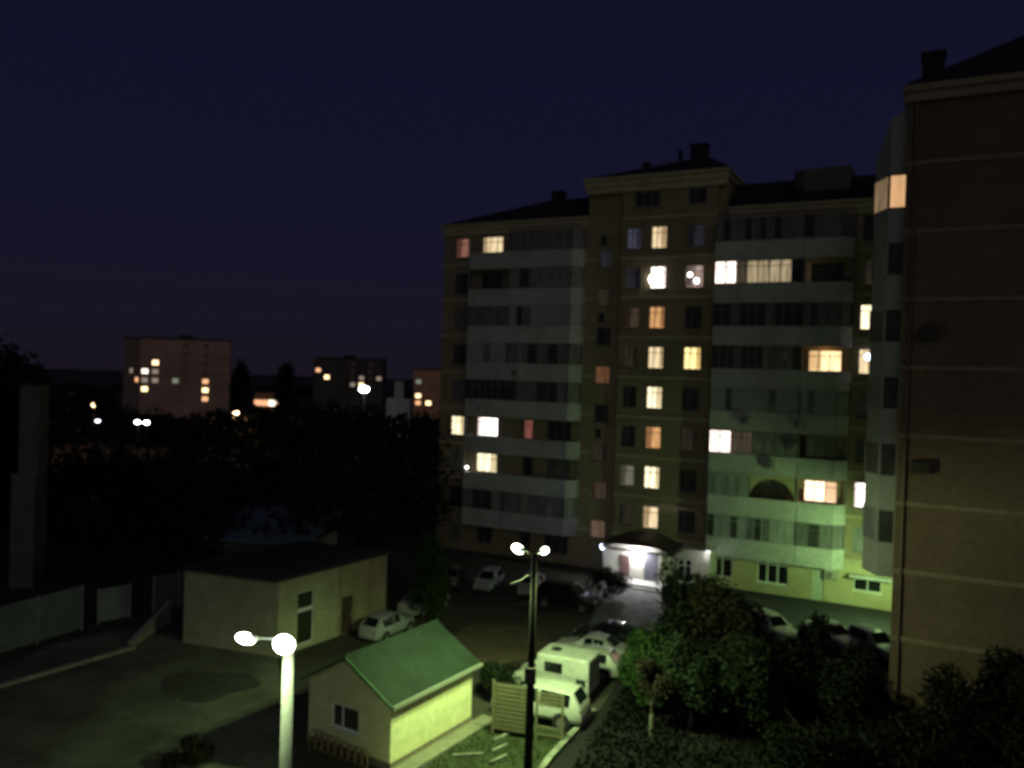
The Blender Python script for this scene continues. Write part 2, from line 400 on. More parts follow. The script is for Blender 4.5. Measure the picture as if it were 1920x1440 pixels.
def holes_for(s0, s1, y):
    return [(s-wd/2, s+wd/2, z-ht/2, z+ht/2) for (s, z, wd, ht, yy, pm, kw) in wins if s0 < s < s1 and abs(yy-y) < .01]
DOOR = (12.75, 13.55, 0.02, 2.3)
wall_grid(walls, -20.9, -6.4, 0, 30.0, holes_for(-20.9, -6.4, 0))
wall_grid(walls, -6.4, -3.2, 0, 33.0, holes_for(-6.4, -3.2, 0))
wall_grid(walls, -3.2, 4.75, 0, 33.0, holes_for(-3.2, 4.75, -.35), y=-.35)
walls.quad((-3.2, -.35, 0), (-3.2, 0, 0), (-3.2, 0, 33), (-3.2, -.35, 33)); walls.quad((4.75, 0, 0), (4.75, -.35, 0), (4.75, -.35, 33), (4.75, 0, 33))
wall_grid(walls, 4.75, 18.95, K, 30.0, [h for h in holes_for(4.75, 18.95, 0) if h[2] > K])
walls.quad((-20.9, 0, 0), (-20.9, 0, 30), (-20.9, 14, 30), (-20.9, 14, 0))
walls.quad((-6.4, 0, 30), (-6.4, 0, 33), (-6.4, 14, 33), (-6.4, 14, 30)); walls.quad((5.4, 0, 30), (5.4, 14, 30), (5.4, 14, 33), (5.4, 0, 33))
walls.quad((4.75, 0, 30), (5.4, 0, 30), (5.4, 0, 33), (4.75, 0, 33))
walls.quad((-20.9, 14, 0), (-20.9, 14, 30), (18.95, 14, 30), (18.95, 14, 0))
walls.build('wall', wall_tan, apt)
gw = MB(); wall_grid(gw, 4.75, 18.95, 0, K-.02, [h for h in holes_for(4.75, 18.95, 0) if h[2] < K] + [DOOR], y=0)
o = gw.build('wall', wall_yellow, apt); o['label'] = 'yellow rendered ground floor wall'
for (s, z, wd, ht, y, pm, kw) in wins:
    window(apt, s, z, wd, ht, y=y, pm=pm, **kw)
# door on the yellow wall, air conditioner
d = MB(); d.box(DOOR[0], DOOR[1], .08, .14, DOOR[2], DOOR[3]-.003)
dd = d.build('door', mat('pale_door', (.42, .48, .40), .6), apt)
h = MB(); h.box(13.38, 13.43, .03, .08, 1.0, 1.15); h.build('handle', metal_g, dd)
def aircon(s, z, y=0.0, w_=.95):
    m = MB(); m.box(s-w_/2, s+w_/2, y-.34, y-.04, z-.32, z+.32)
    o = m.build('air_conditioner', mat('ac_case', (.40, .38, .33), .6, ns=3, amt=.3), apt, bevel=.03)
    f = MB(); f.tube([(s-.12, y-.345, z), (s-.12, y-.37, z)], .24, 18); f.build('fan_grille', frame_d, o)
    b = MB(); b.box(s-w_*.35, s-w_*.35+.05, y-.36, y-.002, z-.40, z-.33); b.box(s+w_*.35, s+w_*.35+.05, y-.36, y-.002, z-.40, z-.33); each(b, 6, 'bracket', frame_d, o)
aircon(14.1, 2.15); aircon(7.7, 4*K+.2, -1.3, .8); aircon(11.6, 4*K+.15, -1.3, .7); aircon(9.6, 3*K+.2, -1.3, .7); aircon(-12.2, 5*K+.1, -1.3, .7)
aircon(10.3, 5*K+1.9, -1.3, .7); aircon(11.2, 3*K+1.7, -1.3, .6)
# string courses and cornices
for k in range(1, 10):
    z = K*k-.1; bands = []
    if k > 1: bands.append((-20.98, -17.5, -.07, .02, z, z+.22))
    bands.append((-3.28, 4.68, -.43, -.34, z, z+.22))
    if k < 9: bands += [(14.95, 17.0, -.07, .02, z, z+.22), (-6.5, -5.5, -.05, .02, z, z+.18)]
    for b_ in bands: MB().box(*b_).build('string_course', trim_tan, apt)
co = MB()
for a, b, z, y in ((-21.2, -6.42, 30.0, 0), (5.42, 18.9, 30.0, 0)):
    co.box(a, b, -.35, 14.3, z-.0, z+.18); co.box(a+.12, b-.03, -.2, 14.15, z-.45, z-.003); co.box(a+.2, b-.06, -.1, .05, z-.85, z-.453)
co.box(-6.75, 5.75, -.85, 14.4, 33.0, 33.22); co.box(-6.6, 5.6, -.65, 14.25, 32.5, 32.997); co.box(-6.5, 5.5, -.52, -.3, 31.95, 32.497)
co.build('cornice', trim_tan, apt)
rf = MB()
def hip(mb, a, b, y0, y1, z, h, ia, ib, iy):
    bs = [(a, y0, z), (b, y0, z), (b, y1, z), (a, y1, z)]; tp = [(a+ia, y0+iy, z+h), (b-ib, y0+iy, z+h), (b-ib, y1-iy, z+h), (a+ia, y1-iy, z+h)]
    for i in range(4):
        j = (i+1) % 4; mb.quad(bs[i], bs[j], tp[j], tp[i])
    mb.quad(*tp)
hip(rf, -21.15, -6.42, -.3, 14.2, 30.19, 2.5, 9.5, .02, 4.0); hip(rf, -6.7, 5.7, -.8, 14.3, 33.23, 2.0, 8.2, 2.6, 4.2); hip(rf, 5.42, 18.9, -.3, 14.2, 30.19, 2.3, .3, .02, 2.6)
roof = rf.build('roof', roof_m, apt)
sooty = mat('sooty_brick', (.03, .022, .02), .9)
for bs in (((-11.2, -10.2, 2.6, 3.6, 31.2, 33.1), (-11.3, -10.1, 2.5, 3.7, 33.1, 33.25)), ((1.6, 2.9, 2.5, 3.6, 34.2, 36.1), (1.5, 3.0, 2.4, 3.7, 36.1, 36.25)), ((-2.6, -2.0, 2.5, 3.1, 33.9, 35.1),), ((.4, .7, 3, 3.3, 34.9, 36.0),)):
    m = MB()
    for b_ in bs: m.box(*b_)
    m.build('chimney', sooty, roof)
pt = MB(); pt.prism([(10.2, 1.6), (11.1, .9), (14.4, .9), (14.4, 4.5), (10.2, 4.5)], 30.8, 33.0)
pt.box(12.0, 12.5, .86, .9, 31.0, 32.6)
pt.build('roof_dormer', mat('dormer_render', (.13, .115, .10), .9, ns=1, amt=.2), roof)
va = MB(); va.tube([(-8.3, 5, 32), (-8.3, 5, 34.6)], .03, 6); va.tube([(-8.7, 5, 34.2), (-7.9, 5, 34.2)], .02, 6); va.build('aerial', frame_d, roof); MB().tube([(3.8, 5, 35), (3.8, 5, 37.2)], .03, 6).build('aerial', frame_d, roof)

# balconies -----------------------------------------------------------
BD = 1.25
def path(s0, s1, cham):
    if cham: return [(s0, -.02), (s0, -BD), (s1-.75, -BD), (s1, -BD+.75), (s1, -.02)]
    return [(s0, -.02), (s0, -BD), (s1, -BD), (s1, -.02)]
def balcony(s0, s1, k, style, cham=False, pm=None, bays=None, special=None, pmat=None, drop=.55):
    z = K*k; pa = path(s0, s1, cham)
    b = MB()
    for i in range(len(pa)-1): b.obox(pa[i], pa[i+1], .09, z-drop, z+.82)
    b.prism([(p[0]+(.05 if p[0] == s0 else -.05 if p[0] == s1 else 0), p[1]+(.05 if p[1] < -.9 else 0)) for p in pa], z-.16, z)
    rl = MB()
    bo = b.build('balcony', pmat or parapet_m, apt)
    r = MB()
    for i in range(len(pa)-1): r.obox(pa[i], pa[i+1], .15, z+.823, z+.88)
    for i in range(len(pa)-1): r.obox(pa[i], pa[i+1], .13, z-drop-.06, z-drop-.003)
    r.build('ledge', parapet_w, bo)
    zt = z+K-drop-.08
    if style == 'open':
        p = MB()
        for q in (pa[1], pa[-2] if not cham else pa[-2]): p.box(q[0]-.06, q[0]+.06, q[1]-.06+.02, q[1]+.06+.02, z+.88, zt)
        each(p, 6, 'post', frame_d, bo)
        return bo
    fr = MB(); z0, z1 = z+.88, zt; runs = []
    for i in range(len(pa)-1):
        a = Vector(pa[i]); c = Vector(pa[i+1]); ln = (c-a).length; main = ln > 2
        n = bays if (main and bays) else max(1, round(ln/.8)); d = (c-a)/ln
        fr.obox(pa[i], pa[i+1], .07, z0, z0+.07); fr.obox(pa[i], pa[i+1], .07, z1-.07, z1)
        if main or style != 'panel': fr.obox(pa[i], pa[i+1], .05, z0+(z1-z0)*.74-.025, z0+(z1-z0)*.74+.025)
        for j in range(n+1):
            q = a+d*(ln*j/n); fr.prism([(q.x-.04, q.y-.04), (q.x+.04, q.y-.04), (q.x+.04, q.y+.04), (q.x-.04, q.y+.04)], z0+.002, z1-.002)
        for j in range(n):
            p0 = a+d*(ln*j/n+.03); p1 = a+d*(ln*(j+1)/n-.03)
            if main: m_ = (special or {}).get(j, pm or glass_g)
            else: m_ = 'solid' if style == 'panel' else (pm or glass_g)
            if style == 'panel' and main and (special is None or j not in special): m_ = 'solid'
            if runs and runs[-1][0] is m_ and runs[-1][3] == i or (runs and m_ == 'solid' and runs[-1][0] == 'solid' and runs[-1][3] == i): runs[-1][2] = p1
            else: runs.append([m_, p0, p1, i])
    fr.build('glazing_frame', frame_d if style != 'panel' else panel_m, bo)
    for m_, p0, p1, i in runs:
        if m_ == 'solid': MB().obox(p0, p1, .03, z0+.06, z1-.06).build('siding', panel_m, bo)
        else: MB().obox(p0, p1, .02, z0+.06, z1-.06).build('pane', m_, bo)
    return bo
gd, gc, gg = glass_d, glass_c, glass_g
Ls1 = {8: ('open', {}), 7: ('open', {}), 6: ('glazed', dict(bays=6, pm=gg)), 5: ('panel', dict(bays=5, special={2: gg})), 4: ('glazed', dict(bays=6, pm=gd)),
       3: ('open', {}), 2: ('open', {}), 1: ('glazed', dict(bays=4, pm=gd, special={0: gg, 3: gc}))}
Ls2 = {8: ('glazed', dict(bays=6, pm=gg)), 7: ('glazed', dict(bays=6, pm=gc, special={1: gd})), 6: ('panel', dict(bays=8, special={1: gd, 2: gg})),
       5: ('glazed', dict(bays=6, pm=gg, special={1: gc, 2: gd, 4: gd})), 4: ('glazed', dict(bays=6, pm=gg, special={0: gd, 3: gd, 4: gd})), 3: ('open', {}), 2: ('open', {}),
       1: ('glazed', dict(bays=7, pm=gg, special={2: gc, 5: gc}))}
for k in range(1, 9):
    if k == 8:
        pass
    stl, kw = Ls1[k]; balcony(-17.4, -13.35, k, stl, **kw)
    stl, kw = Ls2[k]; balcony(-13.25, -6.6, k, stl, cham=True, **kw)
tan1 = lit('verandah_tan', (.78, .62, .36), .75, (.40, .30, .19), lo=.35); tan2 = lit('verandah_dim', (.24, .19, .13), .32, (.13, .10, .07))
wpink = lit('verandah_white', (1, .88, .80), 2.4, (1, .7, .6), lo=.6)
Rs1 = {8: ('glazed', dict(bays=12, pm=gg, special={1: gd, 4: gd, 6: gd, 8: gd})), 7: ('glazed', dict(bays=8, pm=tan1, special={0: wpink, 1: wpink, 2: tan2, 7: gd})),
       6: ('glazed', dict(bays=10, pm=gd, special={2: gg, 6: gg})), 5: ('glazed', dict(bays=12, pm=gd, special={3: gg, 7: gc, 8: gg, 9: gc, 10: gc})),
       4: ('panel', dict(bays=12, special={2: gd, 8: gd})), 3: ('glazed', dict(bays=8, pm=gc, special={0: wpink, 1: wpink, 2: tan2, 3: tan2})),
       2: ('arch', {}), 1: ('panel', dict(bays=11, special={0: gd, 3: gd, 5: gg, 6: gd, 7: gg}))}
Rs2 = {8: ('glazed', dict(bays=4, pm=gg, special={0: gd})), 7: ('open', {}), 6: ('glazed', dict(bays=5, pm=gg, special={1: gd})), 5: ('open', {}),
       4: ('panel', dict(bays=5, special={1: gd})), 3: ('open', {}), 2: ('open', {}), 1: ('glazed', dict(bays=3, pm=gg, special={1: gd}))}
for k in range(1, 9):
    stl, kw = Rs1[k]
    if stl == 'arch':
        bo = balcony(4.9, 11.5, k, 'open', pmat=parapet_w)
        s = MB(); z0, z1 = K*k+.88, K*k+K-.63
        s.obox((4.95, -BD), (8.0, -BD), .06, z0, z1); s.obox((4.95, -.1), (4.95, -BD+.04), .06, z0, z1)
        s.build('siding', panel_m, bo)
        p = MB()
        for j in range(3): p.box(5.0+.1+j*.95, 5.0+.5+j*.95, -BD-.045, -BD-.032, z0+.1, z1-.2)
        p.build('pane', gc, bo)
        a = MB(); pts = []
        cx, rr, hh = 9.75, 1.65, z1-z0-.25
        top = [(11.45, z1), (8.05, z1), (8.05, z0)]
        arc = [(cx+rr*math.cos(t), z0+hh*math.sin(t)) for t in [math.pi*(1-i/16) for i in range(17)]]
        poly = [(8.05, z0)]+arc[0:]+[(11.45, z0), (11.45, z1), (8.05, z1)]
        n0 = len(a.v)
        for i in range(16):
            x0, q0 = arc[i]; x1, q1 = arc[i+1]
            a.quad((x0, -BD, q0), (x1, -BD, q1), (x1, -BD, z1), (x0, -BD, z1)); a.quad((x0, -BD, q0), (x1, -BD, q1), (x1, -BD+.12, q1), (x0, -BD+.12, q0))
        a.box(11.4, 11.5, -BD, -BD+.12, z0, z1)
        a.build('arch', wall_yellow, bo)
    else: balcony(4.9, 11.5, k, stl, pmat=parapet_w, **kw)
    stl, kw = Rs2[k]; balcony(11.6, 14.9, k, stl, cham=True, pmat=parapet_w, **kw)

# bare bulbs seen through open windows
def bulb(loc, r, m): 
    b = MB(); b.ball(loc, r, r, r, 10, 6); return b.build('light_bulb', m, apt)
bw = glow('bulb_white', (1, .95, .9), 12)
bulb((-17.2, -1.0, zc(2)-.45), .12, bw); bulb((2.65, -.30, zc(7)+.15), .17, bw); bulb((16.1, -.08, zc(5)+.35), .25, glow('bulb_cold', (.85, .92, 1), 7)); bulb((3.2, -.30, zc(7)-.35), .2, bw)
bulb((-.35, -.33, zc(7)-.15), .42, bw)

lamp('window_glow_fill', (13.1, -.55, 5*K+2.35), 9, (1, .5, .18), apt, r=.1); lamp('window_glow_fill', (13.1, -.55, 2*K+2.35), 9, (1, .6, .3), apt, r=.1)  # added fill, no lamp here: strengthens the glow of the two warm windows
# porch, entrance and canopy -----------------------------------------
pw = MB(); pwh = []
vest_m = mat('entrance_render', (.52, .50, .44), .85, ns=1, amt=.15)
hole = [(3.02, 4.12, .55, 2.35)]
wall_grid(pw, 2.65, 5.5, 0, 3.15, hole, y=-2.5)
pw.quad((5.5, -2.5, 0), (5.5, -.02, 0), (5.5, -.02, 3.15), (5.5, -2.5, 3.15)); pw.quad((1.8, -3.0, 0), (2.65, -2.5, 0), (2.65, -2.5, 3.15), (1.8, -3.0, 3.15))
pw.quad((2.65, -2.5, 3.15), (5.5, -2.5, 3.15), (5.5, -.36, 3.15), (2.65, -.36, 3.15))
wall_grid(pw, -3.0, 1.8, 0, 3.0, [(.42, 1.62, .36, 2.5)], y=-3.0)
pw.quad((-3.0, -3.0, 0), (-3.0, -3.0, 3), (-3.0, -.02, 3), (-3.0, -.02, 0))
po = pw.build('porch', vest_m, apt)
f = MB(); a, b, c, d_ = hole[0]; ft = .09
f.box(a, a+ft, -2.40, -2.33, c, d_); f.box(b-ft, b, -2.40, -2.33, c, d_); f.box(a+ft, b-ft, -2.40, -2.33, c, c+ft); f.box(a+ft, b-ft, -2.40, -2.33, d_-ft, d_); f.box((a+b)/2-.1, (a+b)/2+.1, -2.398, -2.332, c+ft, d_-ft)
f.box(a, b, -2.397, -2.333, d_-.55, d_-.47); f.box(a-.1, b+.1, -2.6, -2.41, c-.08, c-.003)
fo = f.build('window', mat('bright_white_plastic', (.7, .7, .7), .5), po); 
p = MB(); p.box(a+ft, b-ft, -2.37, -2.36, c+ft, d_-ft); p.build('pane', glass_k, po)
dr = MB(); dr.box(.44, 1.6, -2.95, -2.88, .36, 2.48); dr.build('door', mat('steel_door', (.11, .11, .14), .5), po)
nb = MB(); nb.box(-1.55, -.75, -3.05, -3.004, .5, 2.2); nb.build('notice_board', mat('red_board', (.12, .07, .065), .7, ns=2, amt=.4), po)
stp = MB(); stp.box(-2.4, 2.3, -4.5, -3.004, .0, .34); stp.box(-2.6, 2.5, -4.85, -4.504, 0, .17)
stp.build('steps', mat('pale_step', (.6, .6, .58), .8, ns=2, amt=.15), po)
cn = MB(); N = 14
for i in range(N):
    def zz(t): return 3.15+.75*math.sin(math.pi*t)
    t0, t1 = i/N, (i+1)/N; s0, s1 = -2.5+5.9*t0, -2.5+5.9*t1
    cn.prism([(s0, -5.1), (s1, -5.1), (s1, -2.4), (s0, -2.4)], [zz(t0)-.16, zz(t1)-.16, zz(t1)-.16, zz(t0)-.16], [zz(t0), zz(t1), zz(t1)+.3, zz(t0)+.3])
cn.box(-2.5, 3.4, -5.05, -4.95, 2.95, 3.12)
canopy = cn.build('canopy', mat('canopy_sheet', (.03, .02, .022), .6, ns=2, amt=.4), apt)
cp = MB()
for s in (-2.3, 3.2): MB().tube([(s, -4.9, 0), (s, -4.9, 3.0)], .05, 8).build('post', frame_d, canopy)
cl = MB(); cl.ball((-.15, -3.35, 2.72), .2, .12, .08); cl.build('ceiling_lamp', lampglass_w, canopy)
lamp('entrance_light', (-.02, -3.42, 2.5), 430, (1.0, .97, .97), apt, r=.1)
# ledge over the basement window in the corner
lg = MB(); lg.box(15.4, 18.4, -.9, -.02, 2.25, 2.4); lg.build('ledge', parapet_w, apt)
tk = empty('wall_spotlight', (*P(O0, -2.45, -4.6), 3.0), E27, label='blue white spotlight on the left corner of the dark entrance canopy', cat='lamp')
m = MB(); m.box(-.14, .14, -.03, .16, -.1, .1); m.build('housing', frame_d, tk); m = MB(); m.ball((0, -.10, 0), .22, .09, .20); m.build('lens', glow('cold_blue_lens', (.62, .72, 1.0), 22), tk)
m = MB(); m.box(-.03, .03, -.0, .06, .1, .22); m.build('bracket', frame_d, tk)
lamp('canopy_light', (0, -.6, -.05), 45, (.72, .80, 1.0), tk, r=.1)
tk = empty('wall_lamp', (*P(O0, 5.42, -2.62), 3.22), E27, label='small white lamp on the corner of the pale porch beside the yellow wall', cat='lamp')
m = MB(); m.box(-.2, .2, -.1, .1, .03, .09); m.build('housing', frame_w, tk); m = MB(); m.box(-.17, .17, -.08, .08, -.05, .03); m.build('lens', glow('small_white_lens', (.95, .95, .9), 2.2), tk)
lamp('porch_corner_light', (0, -.3, -.25), 14, (.95, .95, 1), tk, r=.1)

# ------------------------------------------------------------------ the near brick wing
WO = (18.88, 40.3)
wing = empty('apartment_building', (WO[0], WO[1], 0), E27, label='dark red brown brick wing with pale floor bands filling the right edge', cat='apartment building')
wm = MB(); wm.quad((0, 0, 0), (16, 0, 0), (16, 0, 30.2), (0, 0, 30.2)); wm.quad((0, 0, 0), (0, 0, 30.2), (0, 36, 30.2), (0, 36, 0))
wm.quad((16, 0, 0), (16, 36, 0), (16, 36, 30.2), (16, 0, 30.2)); wm.quad((0, 36, 0), (0, 36, 30.2), (16, 36, 30.2), (16, 36, 0))
wm.build('wall', wing_m, wing)
for k in range(1, 9):
    z = .87+K*k-.12
    MB().box(-.05, 16.05, -.07, -.003, z, z+.22).build('string_course', wing_tr, wing)
wc = MB(); wc.box(-.3, 16.3, -.4, 36.3, 30.65, 30.95); wc.box(-.2, 16.2, -.25, 36.2, 30.2, 30.647)
wc.build('cornice', mat('wing_cornice', (.28, .22, .15), .9, ns=1.5, amt=.2), wing)
wr = MB(); hip(wr, -.3, 16.3, -.38, 36.3, 30.96, 4.2, 7.0, 7.0, 5.5); wro = wr.build('roof', roof_m, wing)
wh = MB(); wh.box(.45, 1.45, 1.6, 2.6, 31.0, 33.0); wh.box(.38, 1.52, 1.53, 2.67, 33.0, 33.15); wh.build('chimney', sooty, wro); MB().box(5.6, 6.6, 3.4, 4.4, 33.2, 36.4).build('chimney', sooty, wro)
trimb_ = mat('dark_grille', (.04, .035, .03), .8)
for (ax, az) in ((1.15, 19.0), (1.05, 12.6)):
    m = MB(); m.box(ax-.42, ax+.42, -.36, -.08, az-.3, az+.3); ao = m.build('air_conditioner', mat('wing_ac_case', (.03, .026, .025), .7, ns=3, amt=.3), wing, bevel=.03)
    m = MB(); m.tube([(ax-.1, -.362, az), (ax-.1, -.385, az)], .22, 18); m.build('fan_grille', trimb_, ao)
    m = MB(); m.box(ax-.34, ax-.29, -.34, -.002, az-.38, az-.305); m.box(ax+.29, ax+.34, -.34, -.002, az-.38, az-.305); each(m, 6, 'bracket', frame_d, ao)
m = MB(); m.tube([(.35, -.10, .1), (.35, -.10, 30.1)], .055, 8); m.build('drainpipe', mat('brown_pipe', (.13, .09, .07), .6), wing)
# faceted bay on the hidden side wall, floor after floor
bm = MB(); bw_ = MB()
foot = [(0.0, .3), (-.78, .3), (-1.5, 1.7), (-1.5, 5.0), (0.0, 5.7)]
fl = [26.0-K*k for k in range(6)]
bay_wall = mat('bay_render', (.30, .29, .29), .85, ns=.7, amt=.15)
segs = [7.0]+[v for z in reversed(fl) for v in (z-.85, z+.85)]+[27.5]
for i in range(0, len(segs), 2): bm.prism(foot, segs[i], segs[i+1])
bm.prism(foot, [27.5]*5, [30.1, 29.6, 27.9, 27.9, 30.1])
bay = bm.build('bay', bay_wall, wing)
bayw = lit('bay_tan', (.95, .55, .26), .85, (.75, .42, .2), folds=2.0, lo=.7); bayd = lit('bay_tan_dim', (.45, .31, .17), .62, (.3, .2, .11), folds=2)
for i, z in enumerate(fl):
    fr = MB(); z0, z1 = z-.848, z+.848
    for (p, q) in zip(foot[:-1], foot[1:]):
        fr.obox(p, q, .07, z0, z0+.07); fr.obox(p, q, .07, z1-.07, z1)
    for (x, y) in foot: fr.prism([(x-.06, y-.06), (x+.06, y-.06), (x+.06, y+.06), (x-.06, y+.06)], z0, z1)
    for t in (.33, .66): fr.prism([(-1.5-.04, 1.7+3.3*t-.04), (-1.46, 1.7+3.3*t-.04), (-1.46, 1.7+3.3*t+.04), (-1.54, 1.7+3.3*t+.04)], z0, z1)
    fo = fr.build('bay_window', mat('bay_frame', (.26, .26, .25), .6) if i else frame_d, wing)
    a = MB(); a.obox(foot[0], foot[1], .02, z0+.07, z1-.07, .02); a.build('pane', bayw if i == 0 else glass_d, fo)
    a = MB(); a.obox(foot[1], foot[2], .02, z0+.07, z1-.07, .02); a.build('pane', bayd if i == 0 else (glass_g if i % 2 else glass_d), fo)
    a = MB(); a.obox(foot[2], foot[3], .02, z0+.07, z1-.07, .02); a.obox(foot[3], foot[4], .02, z0+.07, z1-.07, .02); a.build('pane', glass_d, fo)
# assumed lantern added on the wing's hidden side wall to light the yard corner
assumed_lamp = empty('wall_lamp', (*P(WO, -.36, 15.6), 4.4), E27, label='assumed green white lantern added on the side wall of the brick wing above the car park', cat='lamp')
m = MB(); m.box(-.05, .43, -.05, .05, .1, .18); m.build('bracket', frame_d, assumed_lamp); m = MB(); m.box(-.2, .15, -.12, .12, .02, .16); m.build('housing', frame_d, assumed_lamp)
m = MB(); m.ball((-.02, 0, 0), .14, .1, .06); m.build('lens', lampglass_g, assumed_lamp)
lamp('assumed_corner_light', (-.22, 0, -.2), 2000, (.56, 1.0, .34), assumed_lamp, r=.12, spot=R(165), aim=(-.75, .45, -.55)); lamp('assumed_corner_spill', (-.22, 0, -.2), 160, (.56, 1.0, .34), assumed_lamp, r=.12)  # both lights belong to the assumed lantern

# ------------------------------------------------------------------ street lamps
def mast(name, x, y, h, label, heads, r0, r1, wood=False, power=1000, col=(.78, 1, .5), gl=None, cone=150, aim=(0, 0, -1), wide=300, group=None):
    t = empty(name, (x, y, 0), label=label, cat='street lamp', group=group)
    m = MB(); m.tube([(0, 0, 0), (0, 0, h*.5), (0, 0, h)], [r0, (r0+r1)/2, r1], 14)
    m.build('pole', concrete if not wood else mat('dark_pole', (.016, .015, .012), 1.0, ns=3, amt=.3, stretch=(3, 3, .4), spec=.1), t, smooth=True)
    for (dx, dy, dz, sz, tilt) in heads:
        v = Vector((dx, dy, 0)); ln = v.length; u = v/ln
        a = MB(); a.tube([(0, 0, h-.15), (u.x*ln*.35, u.y*ln*.35, h+dz*.7), (u.x*(ln-.25), u.y*(ln-.25), h+dz)], .035, 8); a.build('arm', metal_g if not wood else mat('dull_steel', (.10, .10, .09), .6), t, smooth=True)
        hd = MB(); hd.ball((-sz*.35, 0, .06), sz*.72, sz*.36, sz*.24, 16, 8)
        M = Matrix.Translation((dx, dy, h+dz)) @ Matrix.Rotation(math.atan2(u.y, u.x), 4, 'Z') @ Matrix.Rotation(-tilt, 4, 'Y')
        hd.xf(M); ho = hd.build('lamp_head', metal_g if not wood else mat('dull_steel', (.10, .10, .09), .6), t, smooth=True)
        ln_ = MB(); ln_.ball((.04, 0, -.02), sz*.92, sz*.66, sz*.50, 16, 8); ln_.xf(M)
        ln_.build('lens', gl or lampglass_g, ho, smooth=True)
        if power:
            q = M @ Vector((.05, 0, -sz*.95)); lamp('street_light', q, power/len(heads), col, t, r=.12, spot=R(cone), aim=aim); lamp('street_light_spill', q, wide/len(heads), col, t, r=.12)
    return t
lampA = mast('street_lamp', -6.28, 24.0, 8.45, 'white twin headed street lamp on a bright pole left of the green roofed shed',
     [(.04, -.62, .16, .47, .75), (-1.12, -.30, .20, .32, .30)], .20, .16, power=750, col=(.70, 1.0, .50), wide=150)
lampB = mast('street_lamp', 1.15, 34.3, 9.0, 'tall dark pole with two glowing heads in front of the parked cars',
     [(-.66, .75, .05, .34, .35), (.42, .75, .0, .26, .3)], .19, .11, wood=True, power=6800, col=(.70, 1.0, .40), cone=138, aim=(-.12, .1, -1), wide=550)
lamp('street_light', (.75, .7, 8.65), 4200, (.74, 1.0, .42), lampB, r=.12, spot=R(80), aim=(.92, .22, -.36))  # extra beam added at the pole head to brighten the wing base
m = MB(); m.box(-.05-.22, -.05+.25, -.36, -.16, 3.7, 4.35); mm = m.build('junction_box', mat('rusty_box', (.06, .05, .04), .8, ns=4, amt=.4), lampB, bevel=.02)
m = MB(); m.tube([(-.1, 0, 8.15), (-.95, -.2, 7.75)], .03, 8); m.build('arm', mat('dull_steel', (.06, .06, .055), .7), lampB)

# ------------------------------------------------------------------ the green roofed shed
SA = Vector((-8.55, 36.35)); shw, shl = 4.7, 5.85; EA = R(-32)
def PS(a, b): return (SA.x+math.cos(EA)*a-math.sin(EA)*b, SA.y+math.sin(EA)*a+math.cos(EA)*b)
shed = empty('shed', (SA.x, SA.y, 0), EA, label='small cream shed with a green pitched roof standing between the two lamp posts', cat='shed')
shed_m = mat('cream_siding', (.74, .72, .40), .7, ns=.7, amt=.12, ns2=3)
he, hr = 2.88, 4.22
s = MB(); hw = (1.4, 2.95, 1.02, 2.05)
for (a, b) in ((0, 1.4), (1.4, 2.95), (2.95, shw)):
    def top(x): return he+(hr-he)*(1-abs(x-shw/2)/(shw/2))
    xs = sorted({a, b, *( [shw/2] if a < shw/2 < b else [])})
    for x0, x1 in zip(xs[:-1], xs[1:]):
        if a == 1.4:
            s.quad((x0, 0, 0), (x1, 0, 0), (x1, 0, hw[2]), (x0, 0, hw[2])); s.quad((x0, 0, hw[3]), (x1, 0, hw[3]), (x1, 0, top(x1)), (x0, 0, top(x0)))
        else: s.quad((x0, 0, 0), (x1, 0, 0), (x1, 0, top(x1)), (x0, 0, top(x0)))
for (a, b, c, d) in ((hw[0], hw[0], hw[2], hw[3]), (hw[1], hw[1], hw[2], hw[3])): s.quad((a, 0, c), (a, .12, c), (a, .12, d), (a, 0, d))
s.quad((hw[0], 0, hw[2]), (hw[1], 0, hw[2]), (hw[1], .12, hw[2]), (hw[0], .12, hw[2])); s.quad((hw[0], 0, hw[3]), (hw[1], 0, hw[3]), (hw[1], .12, hw[3]), (hw[0], .12, hw[3]))
s.quad((shw, 0, 0), (shw, shl, 0), (shw, shl, he), (shw, 0, he)); s.quad((0, 0, 0), (0, 0, he), (0, shl, he), (0, shl, 0))
s.poly([(0, shl, 0), (0, shl, he), (shw/2, shl, hr), (shw, shl, he), (shw, shl, 0)])
s.build('wall', shed_m, shed)
pl = MB(); pl.box(-.05, shw+.05, -.05, -.004, 0, .28); pl.box(shw+.004, shw+.05, -.05, shl+.05, 0, .28); pl.build('plinth', mat('brown_plinth', (.2, .17, .11), .9, ns=3, amt=.3), shed)
window(shed, (hw[0]+hw[1])/2, (hw[2]+hw[3])/2, hw[1]-hw[0], hw[3]-hw[2], y=-.05, mull=(.38,), tr=0, fm=frame_w, ft=.07)
green_m = mat('green_metal_roof', (.014, .026, .016), .85, ns=.9, amt=.35, spec=.25, ns2=5)
rr = MB(); ov = .28; dz = (hr-he)/(shw/2)
def slope(sgn):
    xr = shw/2; xe = shw+ov if sgn > 0 else -ov; ze = he-ov*dz+.06; zr = hr+.06
    n = 22; y0, y1 = -.3, shl+.3
    for i in range(n):
        a = y0+(y1-y0)*i/n; b = a+(y1-y0)/n; m_ = b-.045
        rr.prism([(xr, a), (xe, a), (xe, m_), (xr, m_)], [zr-.05, ze-.05, ze-.05, zr-.05], [zr, ze, ze, zr])
        rr.prism([(xr, m_), (xe, m_), (xe, b), (xr, b)], [zr-.05, ze-.05, ze-.05, zr-.05], [zr+.009, ze+.009, ze+.009, zr+.009])
slope(1); slope(-1); rfo = rr.build('roof', green_m, shed)
